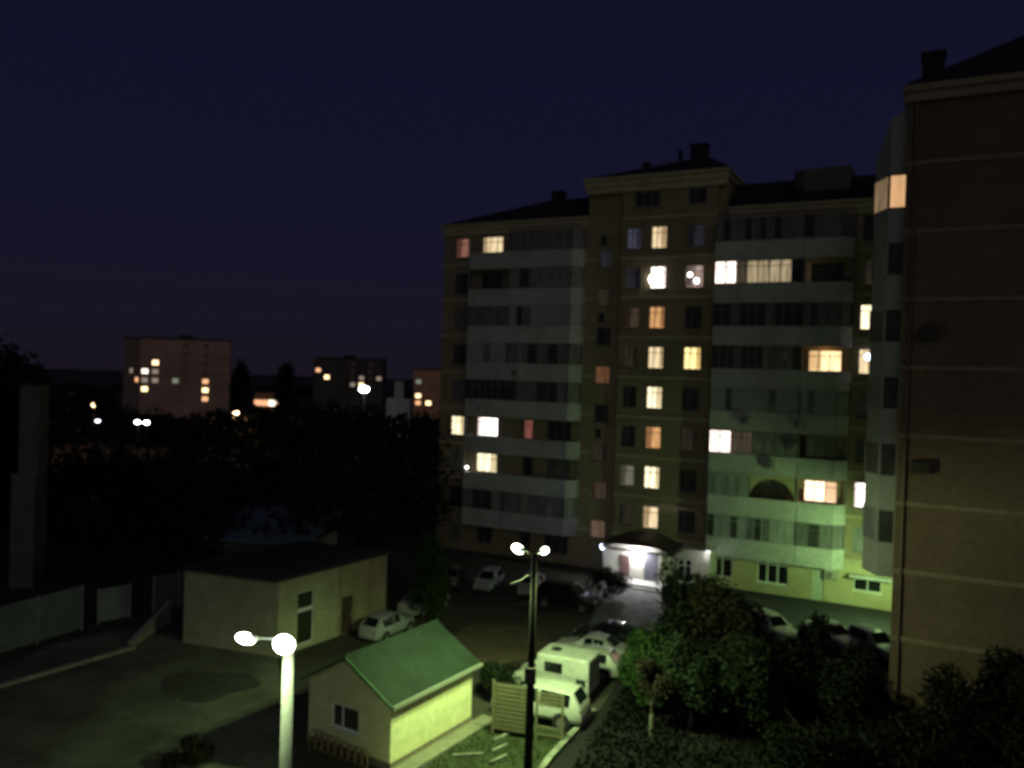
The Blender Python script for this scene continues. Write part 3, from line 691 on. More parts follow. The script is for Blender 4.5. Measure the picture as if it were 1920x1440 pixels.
rg = MB(); rg.tube([(shw/2, -.32, hr+.08), (shw/2, shl+.32, hr+.08)], .07, 8); rg.build('ridge_cap', green_m, rfo)
gt = MB(); ze = he-ov*dz; gt.box(shw+ov+.004, shw+ov+.11, -.3, shl+.3, ze-.08, ze+.07); gt.build('gutter', mat('white_gutter', (.20, .22, .17), .5), rfo)
bb = MB()
for sg in (1, -1):
    x0, x1 = shw/2, (shw+ov if sg > 0 else -ov)
    bb.prism([(x0, -.34), (x1, -.34), (x1, -.304), (x0, -.304)], [hr-.07, ze-.07+.03, ze-.07+.03, hr-.07], [hr+.08, ze+.08, ze+.08, hr+.08])
bb.build('bargeboard', mat('dull_green_board', (.07, .16, .07), .6), rfo)
ap = MB(); ap.prism([(shw+.06, -1.5), (shw+.85, -1.5), (shw+.85, shl+.9), (shw+.06, shl+.9)], .0, .07)
ap.xf(Matrix.Translation((SA.x, SA.y, 0)) @ Matrix.Rotation(EA, 4, 'Z'))
tag(ap.build('path', mat('concrete_apron', (.20, .19, .13), .9, ns=1.5, amt=.2)), kind='structure')
# ornamental railing leaning in front of the shed gable
rl = empty('railing', (*PS(.75, -.65), 0), EA, label='low rusty arched railing in front of the shed gable', cat='railing')
m = MB(); m.tube([(0, 0, 0), (0, 0, .75), (.15, 0, .92), (.4, 0, 1.0), (3.3, 0, .86), (3.3, 0, 0)], .028, 8); m.tube([(0, 0, .18), (3.3, 0, .18)], .022, 8)
rust = mat('rusty_paint', (.22, .16, .08), .8, ns=5, amt=.4); m.build('frame', rust, rl)
for k in range(8):
    m = MB(); x = .35+k*.38; m.box(x-.09, x+.09, -.012, .012, .19, .88-.01*k); m.build('slat', rust, rl)

# ------------------------------------------------------------------ flat roofed yellow building
ua = empty('utility_building', (-12.84, 46.67, 0), 0, label='flat roofed cream utility building with a dark door behind the left street lamp', cat='building')
Lc, Rc, Bc = Vector((-6.16, 2.03)), Vector((4.94, 7.73)), None
c0, l1, r1 = Vector((0, 0)), Lc, Rc; b1 = Lc+Rc
uwall = mat('olive_cream_render', (.42, .41, .27), .9, ns=.5, amt=.2, ns2=4); uwall2 = mat('stained_render', (.36, .31, .17), .9, ns=.8, amt=.4, stretch=(1, 1, .4))
def wallseg(mb, p, q, z0, z1, holes, dep=.18):
    p = Vector(p); q = Vector(q); ln = (q-p).length; d = (q-p)/ln; t = MB(); wall_grid(t, 0, ln, z0, z1, holes, y=0, dep=dep)
    M = Matrix.Translation((p.x, p.y, 0)) @ Matrix.Rotation(math.atan2(d.y, d.x), 4, 'Z'); t.xf(M)
    k = len(mb.v); mb.v += t.v; mb.f += [tuple(i+k for i in f_) for f_ in t.f]; return M
ut = 4.35
m = MB(); wallseg(m, l1, c0, 0, ut, []); 
rl_ = Rc.length; rd = Rc/rl_
MR = wallseg(m, c0, rd*4.7, 0, ut, [(1.45, 2.75, .25, 3.35)])
wallseg(m, b1, l1, 0, ut, []); wallseg(m, r1, b1, 0, ut, [])
m.build('wall', uwall, ua)
m = MB(); wallseg(m, rd*4.7, r1, 0, ut, [(.35, 1.35, .02, 2.3)]); o = m.build('wall', uwall2, ua); o['label'] = 'brown stained right half of the wall'
m = MB(); k = ut; ctr = (b1)/2
def outw(p, a): return p+(p-ctr).normalized()*a
rp = [outw(p, .35) for p in (c0, r1, b1, l1)]
m.prism([tuple(p) for p in rp], ut+.002, ut+.16); m.prism([tuple(ctr+(p-ctr)*.96) for p in rp], ut+.16, ut+.24)
ur = m.build('roof', mat('tar_roof', (.022, .024, .03), .9, ns=.8, amt=.3), ua)
def onwall(M, par, nme, mt, boxes):
    m = MB()
    for b in boxes: m.box(*b)
    m.xf(M); return m.build(nme, mt, par)
wn = onwall(MR, ua, 'window', frame_w, [(1.45, 1.52, .08, .14, .25, 3.35), (2.68, 2.75, .08, .14, .25, 3.35), (1.52, 2.68, .08, .14, 2.15, 2.38), (1.52, 2.68, .08, .14, 3.28, 3.35), (1.52, 2.68, .08, .14, .25, .32)])
onwall(MR, wn, 'pane', mat('olive_glass', (.03, .032, .02), .3), [(1.52, 2.68, .105, .115, .32, 2.15), (1.52, 2.68, .105, .115, 2.38, 3.28)])
M2 = MR @ Matrix.Translation((4.7, 0, 0))
dr = onwall(M2, ua, 'door', mat('brown_door', (.07, .045, .03), .7, ns=3, amt=.3), [(.35, 1.35, .06, .12, .02, 2.297)])
onwall(M2, dr, 'handle', metal_g, [(1.22, 1.27, .02, .06, 1.0, 1.2)])

# another low roof with a bluish sheet behind
bp = empty('outbuilding', (-17.5, 57.5, 0), R(-10), label='low outbuilding with a bluish sheet roof behind the utility building', cat='building')
m = MB(); m.box(-3.6, 3.6, 0, 6, 0, 4.2); m.build('wall', mat('dark_block', (.08, .075, .065), .9, ns=1, amt=.3), bp)
m = MB(); m.prism([(-3.9, -.4), (3.9, -.4), (3.9, 6.4), (-3.9, 6.4)], [4.21, 4.21, 5.6, 5.6], [4.33, 4.33, 5.72, 5.72]); m.build('roof', mat('blue_sheet', (.10, .14, .19), .6, ns=1, amt=.2, stretch=(4, .5, 1)), bp)

# ------------------------------------------------------------------ fences
def panels(name, p, q, h, n, mt, label, post=True, cat='fence', group=None, gap=0):
    p = Vector(p); q = Vector(q); ln = (q-p).length; a = math.atan2(q.y-p.y, q.x-p.x)
    t = empty(name, (p.x, p.y, 0), a, label=label, cat=cat, group=group)
    for i in range(n):
        m = MB(); x0 = ln*i/n+.05; x1 = ln*(i+1)/n-.05; m.box(x0, x1, -.03, .03, .12, h-.02)
        m.box(x0, x1, -.05, -.031, .35, .42); m.box(x0, x1, -.05, -.031, h-.4, h-.33); m.build('panel', mt, t)
    for i in range(n+1):
        m = MB(); x = ln*i/n; m.box(x-.045, x+.045, -.06, .06, 0, h+.04); m.build('post', concrete, t)
    return t
pale_sheet = mat('pale_green_sheet', (.20, .23, .21), .7, ns=.6, amt=.35, ns2=3)
panels('fence', (-29.4, 42.3), (-25.9, 50.4), 2.75, 3, pale_sheet, 'pale sheet fence panels at the left edge of the yard')
panels('gate', (-25.5, 51.6), (-24.2, 53.1), 2.2, 1, mat('mint_sheet', (.24, .30, .26), .7, ns=.8, amt=.3), 'short mint coloured gate panel between dark gaps of the left fence', cat='gate')
panels('fence', (-23.2, 54.3), (-21.0, 57.0), 2.4, 2, mat('dark_green_sheet', (.10, .13, .11), .7, ns=.8, amt=.3), 'dark green fence beyond the mint gate panel')
# whitened kerb running along the yard
def kerb(pts, label, group=None, w_=.18, h=.16, mt=None, name='kerb'):
    m = MB()
    for a, b in zip(pts[:-1], pts[1:]):
        a = Vector(a); b = Vector(b); n = max(1, round((b-a).length/1.0)); d = (b-a)/n
        for i in range(n): m.obox(a+d*i+d*.01, a+d*(i+1)-d*.01, w_, 0, h)
    return tag(m.build(name, mt or mat('white_kerb', (.36, .34, .28), .9, ns=2, amt=.4), bevel=.015), label, 'kerb', group)
kerb([(-27.0, 38.6), (-25.1, 41.35), (-21.3, 47.4)], 'long pale kerb crossing the dark yard on the left', w_=.3)
rp_ = empty('ramp_wall', (-21.6, 47.6, 0), R(88), label='pale sloping wall end between the left kerb and the utility building', cat='wall')
m = MB(); m.prism([(0, -.12), (5.0, -.12), (5.0, .12), (0, .12)], 0, [.25, 1.25, 1.25, .25]); m.build('wall', mat('pale_concrete', (.36, .34, .29), .9, ns=1.5, amt=.3), rp_)
m = MB(); m.prism([(0, -.16), (5.05, -.16), (5.05, .16), (0, .16)], [.253, 1.253, 1.253, .253], [.31, 1.31, 1.31, .31]); m.build('coping', concrete, rp_)
kerb([(.4, 30.6), (2.07, 35.05), (3.2, 37.5), (4.5, 40.3)], 'broken whitewashed kerb between the lit lawn and the dark bank', w_=.28, h=.22, mt=mat('whitewash', (.24, .25, .19), .9, ns=2.5, amt=.6))
for i, (x, y) in enumerate(((.0, 37.3), (-.05, 36.2), (-.1, 35.15))):
    a = Vector((x-.35, y-.55)); b = Vector((x+.35, y+.2)); m = MB(); m.obox(a, b, .12, 0, .14)
    tag(m.build('kerb_stone', MC['whitewash'], bevel=.02), ['slanting white kerb stone nearest the slatted fence', 'middle one of three slanting white kerb stones on the lawn', 'slanting white kerb stone nearest the bottom edge of the picture'][i], 'kerb', 'slanting white kerb stones on the lawn')
kerb([(-2.05, 35.2), (-.75, 35.45)], 'short straight white edging stone lying on the lit lawn', w_=.12, h=.12, mt=MC['whitewash'], name='edging_stone')

# slatted fence beside the lamp pole
lf = empty('slatted_fence', (-.42, 37.55, 0), R(-17), label='cream slatted fence panel left of the dark lamp pole', cat='fence')
slat_m = mat('cream_slat', (.19, .17, .095), .8, ns=3, amt=.25)
for k in range(11):
    m = MB(); z = .28+k*.195; m.box(.05, 1.75, -.015, .015, z, z+.115); m.build('slat', slat_m, lf)
for x in (0, 1.8):
    m = MB(); m.box(x-.045, x+.045, -.045, .045, 0, 2.5); m.build('post', slat_m, lf)
m = MB(); m.box(.05, 1.75, .02, .035, .25, 2.4); m.build('backing', mat('shade_net', (.06, .075, .035), .9), lf)
gt_ = empty('slatted_gate', (1.55, 37.0, 0), R(-17), label='open slatted gate frame in front of the large white car', cat='gate')
for k in range(4):
    m = MB(); z = 1.62+k*.17; m.box(.05, 1.15, -.015, .015, z, z+.09); m.build('slat', slat_m, gt_)
for z in (.28, .62):
    m = MB(); m.box(.05, 1.15, -.015, .015, z, z+.09); m.build('slat', slat_m, gt_)
for x in (0, 1.2):
    m = MB(); m.box(x-.05, x+.05, -.05, .05, 0, 2.3); m.build('post', mat('olive_post', (.20, .19, .11), .8), gt_)

# ------------------------------------------------------------------ cars
def paint(name, col, rough=.32): return mat('paint_'+name, col, rough, spec=.5, ns=1.6, amt=.22, ns2=7)
carglass = mat('car_glass', (.01, .011, .013), .08)
taill = mat('tail_glass', (.25, .02, .02), .3); headl = mat('head_glass', (.6, .6, .6), .15, metal=.3); trimb = mat('black_trim', (.02, .02, .02), .6)
PROF = {  # x (front +), hood/roof z, half width at top, kind
 'sedan': dict(L=4.4, W=.87, zb=.28, belt=.90, st=[(2.2, .62, .60), (2.1, .74, .70), (1.2, .90, .76), (1.02, .93, .78), (.35, 1.36, .58), (-.2, 1.44, .60), (-.85, 1.38, .58), (-1.5, .99, .74), (-2.1, .95, .70), (-2.2, .70, .62)], cab=(3, 7), roof=(4, 6)),
 'hatch': dict(L=4.0, W=.85, zb=.28, belt=.92, st=[(2.0, .62, .60), (1.9, .76, .70), (1.1, .92, .76), (.95, .95, .78), (.3, 1.42, .60), (-.3, 1.50, .62), (-1.4, 1.44, .60), (-1.85, 1.0, .74), (-1.95, .9, .74), (-2.0, .6, .66)], cab=(3, 7), roof=(4, 6)),
 'suv': dict(L=4.6, W=.95, zb=.38, belt=1.10, st=[(2.3, .75, .70), (2.2, .95, .80), (1.3, 1.08, .84), (1.1, 1.12, .86), (.5, 1.68, .68), (-.2, 1.76, .72), (-1.8, 1.72, .70), (-2.15, 1.2, .84), (-2.25, 1.0, .84), (-2.3, .7, .78)], cab=(3, 7), roof=(4, 6)),
}
def car(kind, x, y, ang, pm, label, cat='car', group=None, name='parked_car', sx=1.0):
    pr = PROF[kind]; t = empty(name, (x, y, 0), ang, label=label, cat=cat, group=group)
    W, zb, belt = pr['W'], pr['zb'], pr['belt']; st = pr['st']; rings = []
    L2 = pr['L']/2
    for (px, zt, wt_) in st:
        e = 1-max(0, (abs(px)/L2-.75))*.9; w_ = W*max(.72, e); zm = min(belt, zt-.06)
        r = [(0, zb), (w_*.9, zb), (w_, zb+.18), (w_*1.0, (zb+zm)/2+.05), (w_*.965, zm), (min(wt_, w_*.95), zt-.05 if zt > belt+.1 else zt-.02), (min(wt_, w_*.95)*.8, zt), (0, zt+.015)]
        rings.append([(px*sx, yy, zz) for yy, zz in r])
    b = MB()
    for sgn in (1, -1):
        n = len(rings[0])
        for i in range(len(rings)-1):
            for j in range(n-1):
                q = [rings[i][j], rings[i+1][j], rings[i+1][j+1], rings[i][j+1]]
                b.quad(*[(p[0], p[1]*sgn, p[2]) for p in q])
        for rr_ in (rings[0], rings[-1]): b.poly([(p[0], p[1]*sgn, p[2]) for p in rr_])
    bo = b.build('body', pm, t, smooth=False)
    bo.data.validate()
    import bmesh
    bm_ = bmesh.new(); bm_.from_mesh(bo.data); bmesh.ops.remove_doubles(bm_, verts=bm_.verts, dist=.001); bmesh.ops.recalc_face_normals(bm_, faces=bm_.faces); bm_.to_mesh(bo.data); bm_.free()
    for p in bo.data.polygons: p.use_smooth = True
    md = bo.modifiers.new('b', 'BEVEL'); md.width = .04; md.segments = 2; md.limit_method = 'ANGLE'; md.angle_limit = R(25)
    def pane(q, nm, ins=.1):
        q = [Vector(p) for p in q]; c = sum(q, Vector())/4; nrm = (q[1]-q[0]).cross(q[3]-q[0]).normalized()
        out_ = 1 if nrm.dot(c-Vector((0, 0, .8))) > 0 else -1
        q = [p+(c-p)*ins+nrm*out_*.018 for p in q]; m = MB(); k = [p-nrm*out_*.012 for p in q]
        m.quad(*q); m.quad(*k)
        for i in range(4): m.quad(q[i], q[(i+1) % 4], k[(i+1) % 4], k[i])
        return m.build(nm, carglass, t)
    i0, i1 = pr['cab']; r0, r1 = pr['roof']
    mir = lambda p: (p[0], -p[1], p[2])
    A, B = rings[i0], rings[r0]; pane([A[6], B[6], mir(B[6]), mir(A[6])], 'windscreen', .06)
    A, B = rings[r1], rings[i1]; pane([A[6], B[6], mir(B[6]), mir(A[6])], 'rear_window', .08)
    for sg in (1, -1):
        for (a, c) in ((r0, r0+1), (r0+1, r1)):
            q = [rings[a][4], rings[c][4], rings[c][5], rings[a][5]]; q = [(p[0], p[1]*sg, p[2]) for p in q]; pane(q, 'side_window', .09)
    rad = .31 if kind != 'suv' else .37
    for wx in (L2*.62, -L2*.60):
        for sg in (1, -1):
            arch = MB(); arch.tube([(wx*sx, sg*(W-.06), rad+.02), (wx*sx, sg*(W+.006), rad+.02)], rad+.07, 20); arch.build('wheel_arch', trimb, t)
            ty = MB(); ty.tube([(wx*sx, sg*(W-.2), rad), (wx*sx, sg*(W+.018), rad)], rad, 20); w_ = ty.build('wheel', tyre_m, t)
            rm = MB(); rm.tube([(wx*sx, sg*(W-.0), rad), (wx*sx, sg*(W+.03), rad)], rad*.62, 14); rm.build('rim', rim_m, w_)
    f0 = st[0]
    for sg in (1, -1):
        m = MB(); m.ball((L2*sx-.10, sg*W*.60, belt*.76), .10, .17, .08, 10, 6); m.build('headlight', headl, t, smooth=True)
        m = MB(); m.ball((-L2*sx+.10, sg*W*.66, belt*.84), .08, .14, .10, 10, 6); m.build('tail_light', taill, t, smooth=True)
        m = MB(); m.ball((st[3][0]*sx-.12, sg*(W+.07), belt+.04), .07, .09, .06, 8, 6); m.build('mirror', pm, t, smooth=True)
    m = MB(); m.box(L2*sx-.09, L2*sx+.012, -W*.6, W*.6, zb+.02, zb+.14); m.build('bumper', trimb, t)
    m = MB(); m.box(-L2*sx-.012, -L2*sx+.05, -.26, .26, zb+.22, zb+.33); m.build('number_plate', mat('plate', (.5, .5, .48), .6), t)
    return t
GL = math.pi+R(-24)     # nose to the left along the row
grow = 'cars parked in the row behind the slatted fence'
white_p = paint('white', (.50, .51, .46)); silver_p = paint('silver', (.34, .35, .36), .28); dark_p = paint('dark', (.02, .02, .025), .2); red_p = paint('dark_red', (.016, .006, .008), .3)
grey_p = paint('grey', (.22, .23, .24))
car('suv', 1.85, 39.5, GL, white_p, 'large white off roader parked side on just behind the slatted gate', group=grow)
# camper
cp_ = empty('camper_van', (3.02, 42.4, 0), GL, label='white boxy camper van with a dark square window in the middle of the car row', cat='camper van', group=None)
m = MB(); m.prism([(-1.75, -.95), (1.05, -.95), (1.05, .95), (-1.75, .95)], .55, 2.3); m.build('body', white_p, cp_, bevel=.09)
cb = MB()
prof = [(1.06, .42), (2.35, .42), (2.42, .75), (2.38, 1.02), (1.75, 1.14), (1.3, 1.78), (1.06, 1.82)]
n = len(prof)
cb.v = [(a, -.86, b) for a, b in prof]+[(a, .86, b) for a, b in prof]; cb.f = [tuple(range(n)), tuple(range(2*n-1, n-1, -1))]+[(i, n+i, n+(i+1) % n, (i+1) % n) for i in range(n)]
cb.build('cab', white_p, cp_, bevel=.05)
m = MB(); m.quad((1.72, -.76, 1.19), (1.72, .76, 1.19), (1.335, .72, 1.765), (1.335, -.72, 1.765)); m.quad((1.73, -.76, 1.2), (1.73, .76, 1.2), (1.345, .72, 1.775), (1.345, -.72, 1.775)); m.build('windscreen', carglass, cp_)
for sg in (1, -1):
    m = MB(); m.box(-.35, .62, sg*.955-.012, sg*.955+.012, 1.45, 1.97); fo = m.build('side_window', carglass, cp_)
    m = MB(); m.box(-1.6, -1.1, sg*.955-.012, sg*.955+.012, .98, 1.32); m.build('hatch', trimb, cp_)
    m = MB(); m.prism([(1.12, sg*.865-.01), (1.62, sg*.865-.01), (1.62, sg*.865+.01), (1.12, sg*.865+.01)], 1.14, [1.72, 1.28, 1.28, 1.72]); m.build('side_window', carglass, cp_)
    for wx in (1.75, -1.3):
        m = MB(); m.tube([(wx*.94, sg*.66, .36), (wx*.94, sg*.93, .36)], .36, 18); q = m.build('wheel', tyre_m, cp_); m = MB(); m.tube([(wx*.94, sg*.92, .36), (wx*.94, sg*.95, .36)], .22, 14); m.build('rim', rim_m, q)
    m = MB(); m.ball((2.36, sg*.62, .86), .08, .15, .09, 10, 6); m.build('headlight', headl, cp_)
    m = MB(); m.box(1.5, 1.62, sg*.98-.09, sg*.98+.09, 1.2, 1.5); m.build('mirror', trimb, cp_)
m = MB(); m.box(.1, .55, -.25, .25, 2.305, 2.38); m.build('roof_hatch', trimb, cp_, bevel=.02)
m = MB(); m.box(-1.7, 1.0, -.97, -.955, 1.33, 1.36); m.build('stripe', grey_p, cp_)
m = MB(); m.box(-1.7, 1.0, .955, .97, 1.33, 1.36); m.build('stripe', grey_p, cp_)
car('hatch', 4.6, 45.7, GL, white_p, 'white hatchback showing a long dark window just behind the camper van', group=grow)
car('sedan', 5.2, 48.1, GL, paint('pale_grey', (.48, .48, .47)), 'pale grey saloon third from the far end of the car row', group=grow)
car('sedan', 6.5, 50.6, GL, dark_p, 'black saloon at the far end of the car row before the lit paving', group=grow)
car('hatch', -7.3, 51.2, R(62), silver_p, 'silver hatchback parked beside the stained wall of the utility building')
car('sedan', -5.6, 56.6, R(62), paint('grey_white', (.4, .4, .4)), 'pale car half hidden behind the far corner of the utility building')
gf = 'cars parked under the apartment block'
car('sedan', -4.2, 63.6, R(-95), paint('maroon', (.03, .014, .015)), 'dark maroon car at the left end of the row under the block', group=gf)
car('hatch', -1.3, 63.0, R(-105), silver_p, 'silver car left of the twin lamp heads under the block', group=gf)
car('sedan', 1.9, 62.2, R(-100), paint('pale_dull', (.33, .32, .31)), 'dull pale car behind the dark lamp pole under the block', group=gf)
car('suv', 4.4, 58.4, R(-25), red_p, 'dark red van like car standing left of the lit paving')
gr = 'cars in the right hand car park'
for (x, y, a, k, p_, l) in ((14.3, 53.6, R(-70), 'hatch', paint('champagne', (.38, .37, .31)), 'champagne hatchback leftmost in the right hand car park'),
                       (17.2, 53.2, R(-70), 'hatch', white_p, 'white hatchback with a bright roof in the right hand car park'),
                       (20.6, 51.9, R(-75), 'sedan', silver_p, 'silver saloon in the right hand car park behind the dark tree top'),
                       (22.6, 50.4, R(-75), 'hatch', paint('blue_grey', (.26, .29, .36)), 'bluish hatchback nearest the brick wing'),
                       (14.6, 46.5, R(-40), 'sedan', dark_p, 'black saloon almost hidden among the courtyard trees')):
    car(k, x, y, a, p_, l, group=gr)

# ------------------------------------------------------------------ trees
def crown(rnd, c, rx, ry, rz, n, sz, clumps=14, shape='round', gap=.35):
    m = MB(); cl = []
    for i in range(clumps):
        while True:
            p = Vector((rnd.uniform(-1, 1), rnd.uniform(-1, 1), rnd.uniform(-1, 1)))
            if p.length < 1: break
        q = p.normalized()*(p.length**.5)*.78
        if shape == 'cone': k = 1-(q.z+1)/2*.85; q = Vector((q.x*k*1.1, q.y*k*1.1, q.z))
        cl.append((q, rnd.uniform(gap, gap*1.6)))
    for i in range(n):
        q, r = rnd.choice(cl)
        d = Vector((rnd.gauss(0, 1), rnd.gauss(0, 1), rnd.gauss(0, 1))).normalized()*r*(rnd.random()**.4)
        p = q+d; p = Vector((c[0]+p.x*rx, c[1]+p.y*ry, c[2]+p.z*rz))
        if p.z < .15: continue
        u = Vector((rnd.gauss(0, 1), rnd.gauss(0, 1), rnd.gauss(0, .6))).normalized(); v = u.cross(Vector((rnd.gauss(0, 1), rnd.gauss(0, 1), rnd.gauss(0, 1)))).normalized()
        s = sz*rnd.uniform(.6, 1.3); k = len(m.v)
        m.v += [tuple(p-u*s), tuple(p+v*s*.5), tuple(p+u*s), tuple(p-v*s*.5)]; m.f.append((k, k+1, k+2, k+3))
    return m
def limbs(rnd, h, r, spread, nb=6, z0=.0):
    m = MB(); m.tube([(0, 0, 0), (rnd.uniform(-.1, .1), rnd.uniform(-.1, .1), h*.4), (rnd.uniform(-.2, .2), rnd.uniform(-.2, .2), h*.85)], [r, r*.75, r*.25], 8)
    for i in range(nb):
        t = 2*math.pi*i/nb+rnd.uniform(-.4, .4); zz = h*rnd.uniform(.3, .6); l = spread*rnd.uniform(.6, .9)
        m.tube([(0, 0, zz), (math.cos(t)*l*.5, math.sin(t)*l*.5, zz+l*.45), (math.cos(t)*l, math.sin(t)*l, zz+l*.8)], [r*.45, r*.3, r*.1], 6)
    return m
def tree(name, x, y, h, rx, rz, label, lm, n=5000, sz=.13, seed=1, cz=None, shape='round', clumps=16, group=None, cat='tree', white=False, gap=.35, ry=None):
    rnd = random.Random(seed); t = empty(name, (x, y, 0), label=label, cat=cat, group=group)
    limbs(rnd, h, max(.06, h*.022), rx).build('trunk', bark, t, smooth=True)
    if white:
        r = max(.06, h*.022)+.012; m = MB(); m.tube([(0, 0, 0), (0, 0, .95)], [r+.02, r], 12); m.build('whitewashed_base', limewash, t)
    crown(rnd, (0, 0, cz or (h-rz)), rx, ry or rx, rz, n, sz, clumps, shape, gap).build('crown', lm, t)
    return t
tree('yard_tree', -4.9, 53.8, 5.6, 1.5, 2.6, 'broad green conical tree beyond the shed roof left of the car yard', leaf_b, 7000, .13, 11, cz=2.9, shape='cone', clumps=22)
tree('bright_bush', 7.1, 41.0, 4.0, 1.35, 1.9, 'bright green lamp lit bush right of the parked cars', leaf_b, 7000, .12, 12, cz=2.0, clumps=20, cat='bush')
tree('courtyard_tree', 9.2, 43.5, 6.7, 1.9, 2.6, 'green leafy tree in front of the pale porch', leaf_a, 9000, .12, 13, cz=4.0, clumps=24, white=True)
tree('courtyard_tree', 11.0, 42.3, 6.2, 1.9, 2.6, 'dark brownish tree between the green tree and the car park', leaf_d, 9000, .12, 14, cz=3.6, clumps=24)
tree('courtyard_tree', 12.7, 43.8, 4.5, 1.6, 1.9, 'dark round tree standing before the champagne hatchback', leaf_c, 7000, .12, 15, cz=2.6, clumps=22)
tree('courtyard_tree', 8.9, 38.8, 4.2, 1.7, 1.7, 'low spreading tree with whitewashed trunk below the bright bush', leaf_a, 8000, .11, 16, cz=2.7, clumps=20, white=True)
tree('courtyard_tree', 6.9, 38.0, 3.4, .9, .9, 'thin young tree with whitewashed trunk by the broken kerb', leaf_d, 2200, .10, 17, cz=2.6, clumps=10, white=True)
tree('courtyard_tree', 11.2, 38.2, 4.6, 2.0, 1.9, 'mid green tree in the dark lower right courtyard', leaf_a, 9000, .11, 18, cz=2.7, clumps=24)
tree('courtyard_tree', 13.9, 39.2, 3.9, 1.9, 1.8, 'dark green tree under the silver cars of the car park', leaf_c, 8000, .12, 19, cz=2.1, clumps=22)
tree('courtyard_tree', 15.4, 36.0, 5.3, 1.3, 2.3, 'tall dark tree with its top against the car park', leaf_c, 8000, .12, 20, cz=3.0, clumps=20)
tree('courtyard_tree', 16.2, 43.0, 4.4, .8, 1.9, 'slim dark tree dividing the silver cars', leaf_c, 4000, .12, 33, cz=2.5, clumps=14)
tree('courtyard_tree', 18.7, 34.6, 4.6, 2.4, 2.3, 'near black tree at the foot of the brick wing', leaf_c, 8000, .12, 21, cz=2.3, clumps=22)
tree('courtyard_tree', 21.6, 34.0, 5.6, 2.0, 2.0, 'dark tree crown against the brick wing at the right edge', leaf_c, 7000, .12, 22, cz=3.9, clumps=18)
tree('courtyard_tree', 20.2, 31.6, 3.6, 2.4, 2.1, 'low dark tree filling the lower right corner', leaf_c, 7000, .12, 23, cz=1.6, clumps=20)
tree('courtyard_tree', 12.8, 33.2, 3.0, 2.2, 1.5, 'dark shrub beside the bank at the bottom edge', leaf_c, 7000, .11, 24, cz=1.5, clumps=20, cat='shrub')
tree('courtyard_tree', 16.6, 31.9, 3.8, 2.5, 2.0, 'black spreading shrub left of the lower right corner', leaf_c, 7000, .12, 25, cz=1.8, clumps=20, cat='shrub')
tree('low_bush', -12.9, 33.9, 1.0, .9, .7, 'low dark bush on the yard at the bottom left', leaf_d, 3000, .07, 26, cz=.4, clumps=12, cat='bush')
tree('hedge_shrub', -.3, 41.6, 2.3, .9, 1.0, 'dark green shrub between the shed corner and the slatted fence', leaf_a, 4000, .08, 27, cz=1.1, clumps=14, cat='shrub')
tree('hedge_shrub', .6, 43.4, 1.5, 1.3, .8, 'dark low hedge behind the slatted fence at the edge of the earth bed', leaf_c, 3500, .08, 28, cz=.7, clumps=14, cat='shrub')
tree('entrance_shrub', 7.6, 61.2, 2.3, 1.6, 1.1, 'dark shrub in front of the red notice board', leaf_d, 3500, .10, 29, cz=1.2, clumps=14, cat='shrub')
tree('entrance_shrub', 14.8, 56.6, 2.0, 1.9, 1.0, 'low dark shrub below the yellow ground floor wall', leaf_d, 3500, .10, 30, cz=1.0, clumps=14, cat='shrub')
tree('edge_tree', -41.5, 66, 17.2, 4.2, 6.4, 'tall black tree at the far left edge above the yard fence', leaf_c, 7000, .30, 31, cz=11.5, clumps=24)
tree('conifer', -65, 198, 17.6, 3.0, 7, 'dark conifer standing right of the far tower block', leaf_c, 2500, .5, 34, cz=10.4, shape='cone', clumps=20)
tree('conifer', -54, 198, 18.0, 3.2, 7, 'dark pointed conifer left of the far dark block', leaf_c, 2500, .5, 35, cz=10.8, shape='cone', clumps=20)
# the dark wood that fills the left half beyond the yard
rnd = random.Random(99); wood = MB(); wtr = MB()
def sky_y(px, far):
    if far == 2: return 712+.012*(px-300)
    pts = [(-200, 690), (0, 700), (110, 705), (150, 690), (240, 740), (300, 765), (400, 768), (450, 745), (560, 742), (620, 735), (700, 740), (765, 760), (830, 765), (1000, 765)] if far else \
          [(-200, 800), (300, 812), (430, 808), (500, 790), (600, 762), (690, 748), (760, 790), (1000, 800)]
    for a, b in zip(pts[:-1], pts[1:]):
        if a[0] <= px <= b[0]: return a[1]+(b[1]-a[1])*(px-a[0])/(b[0]-a[0])
    return 760
def add_tree(x, y, top, rx, n, sz):
    cz = top*.62; rz = top*.38
    c = crown(rnd, (x, y, cz), rx, rx, rz, n, sz, 9, gap=.38); k = len(wood.v)
    wood.v.extend(c.v); wood.f.extend([tuple(i+k for i in f_) for f_ in c.f])
    wtr.tube([(x, y, 0), (x, y, top*.6)], [.2, .1], 5)
cnt = 0
for row, (y0, far) in enumerate([(60, 0), (64, 0), (70, 0), (77, 0), (85, 0), (95, 0), (122, 1), (140, 1), (165, 1), (190, 1), (330, 2)]):
    step = 4.2 if y0 < 100 else 6.5 if y0 < 300 else 9
    x = -y0*.72
    while x < -y0*.065-1.5:
        yy = y0+rnd.uniform(-2.5, 2.5); px = 960+x/yy*1550; yl = 668+.03*px
        if y0 < 66 and px > 700: x += step; continue
        sp = sky_y(px, far)+rnd.uniform(0, 14 if far == 2 else 26 if far else 60)+(70 if y0 < 62 else 45 if y0 < 68 else 0)
        top = max(4.0, EYE-(sp-yl)/1550*yy)
        if abs(px-55) < 60 and yy < 64: x += step; continue
        add_tree(x, yy, top, rnd.uniform(2.3, 3.3)*(1 if y0 < 100 else 1.5 if y0 < 300 else 2.6), 330 if y0 < 100 else 260, .38 if y0 < 100 else .6); cnt += 1
        x += step*rnd.uniform(.75, 1.2)
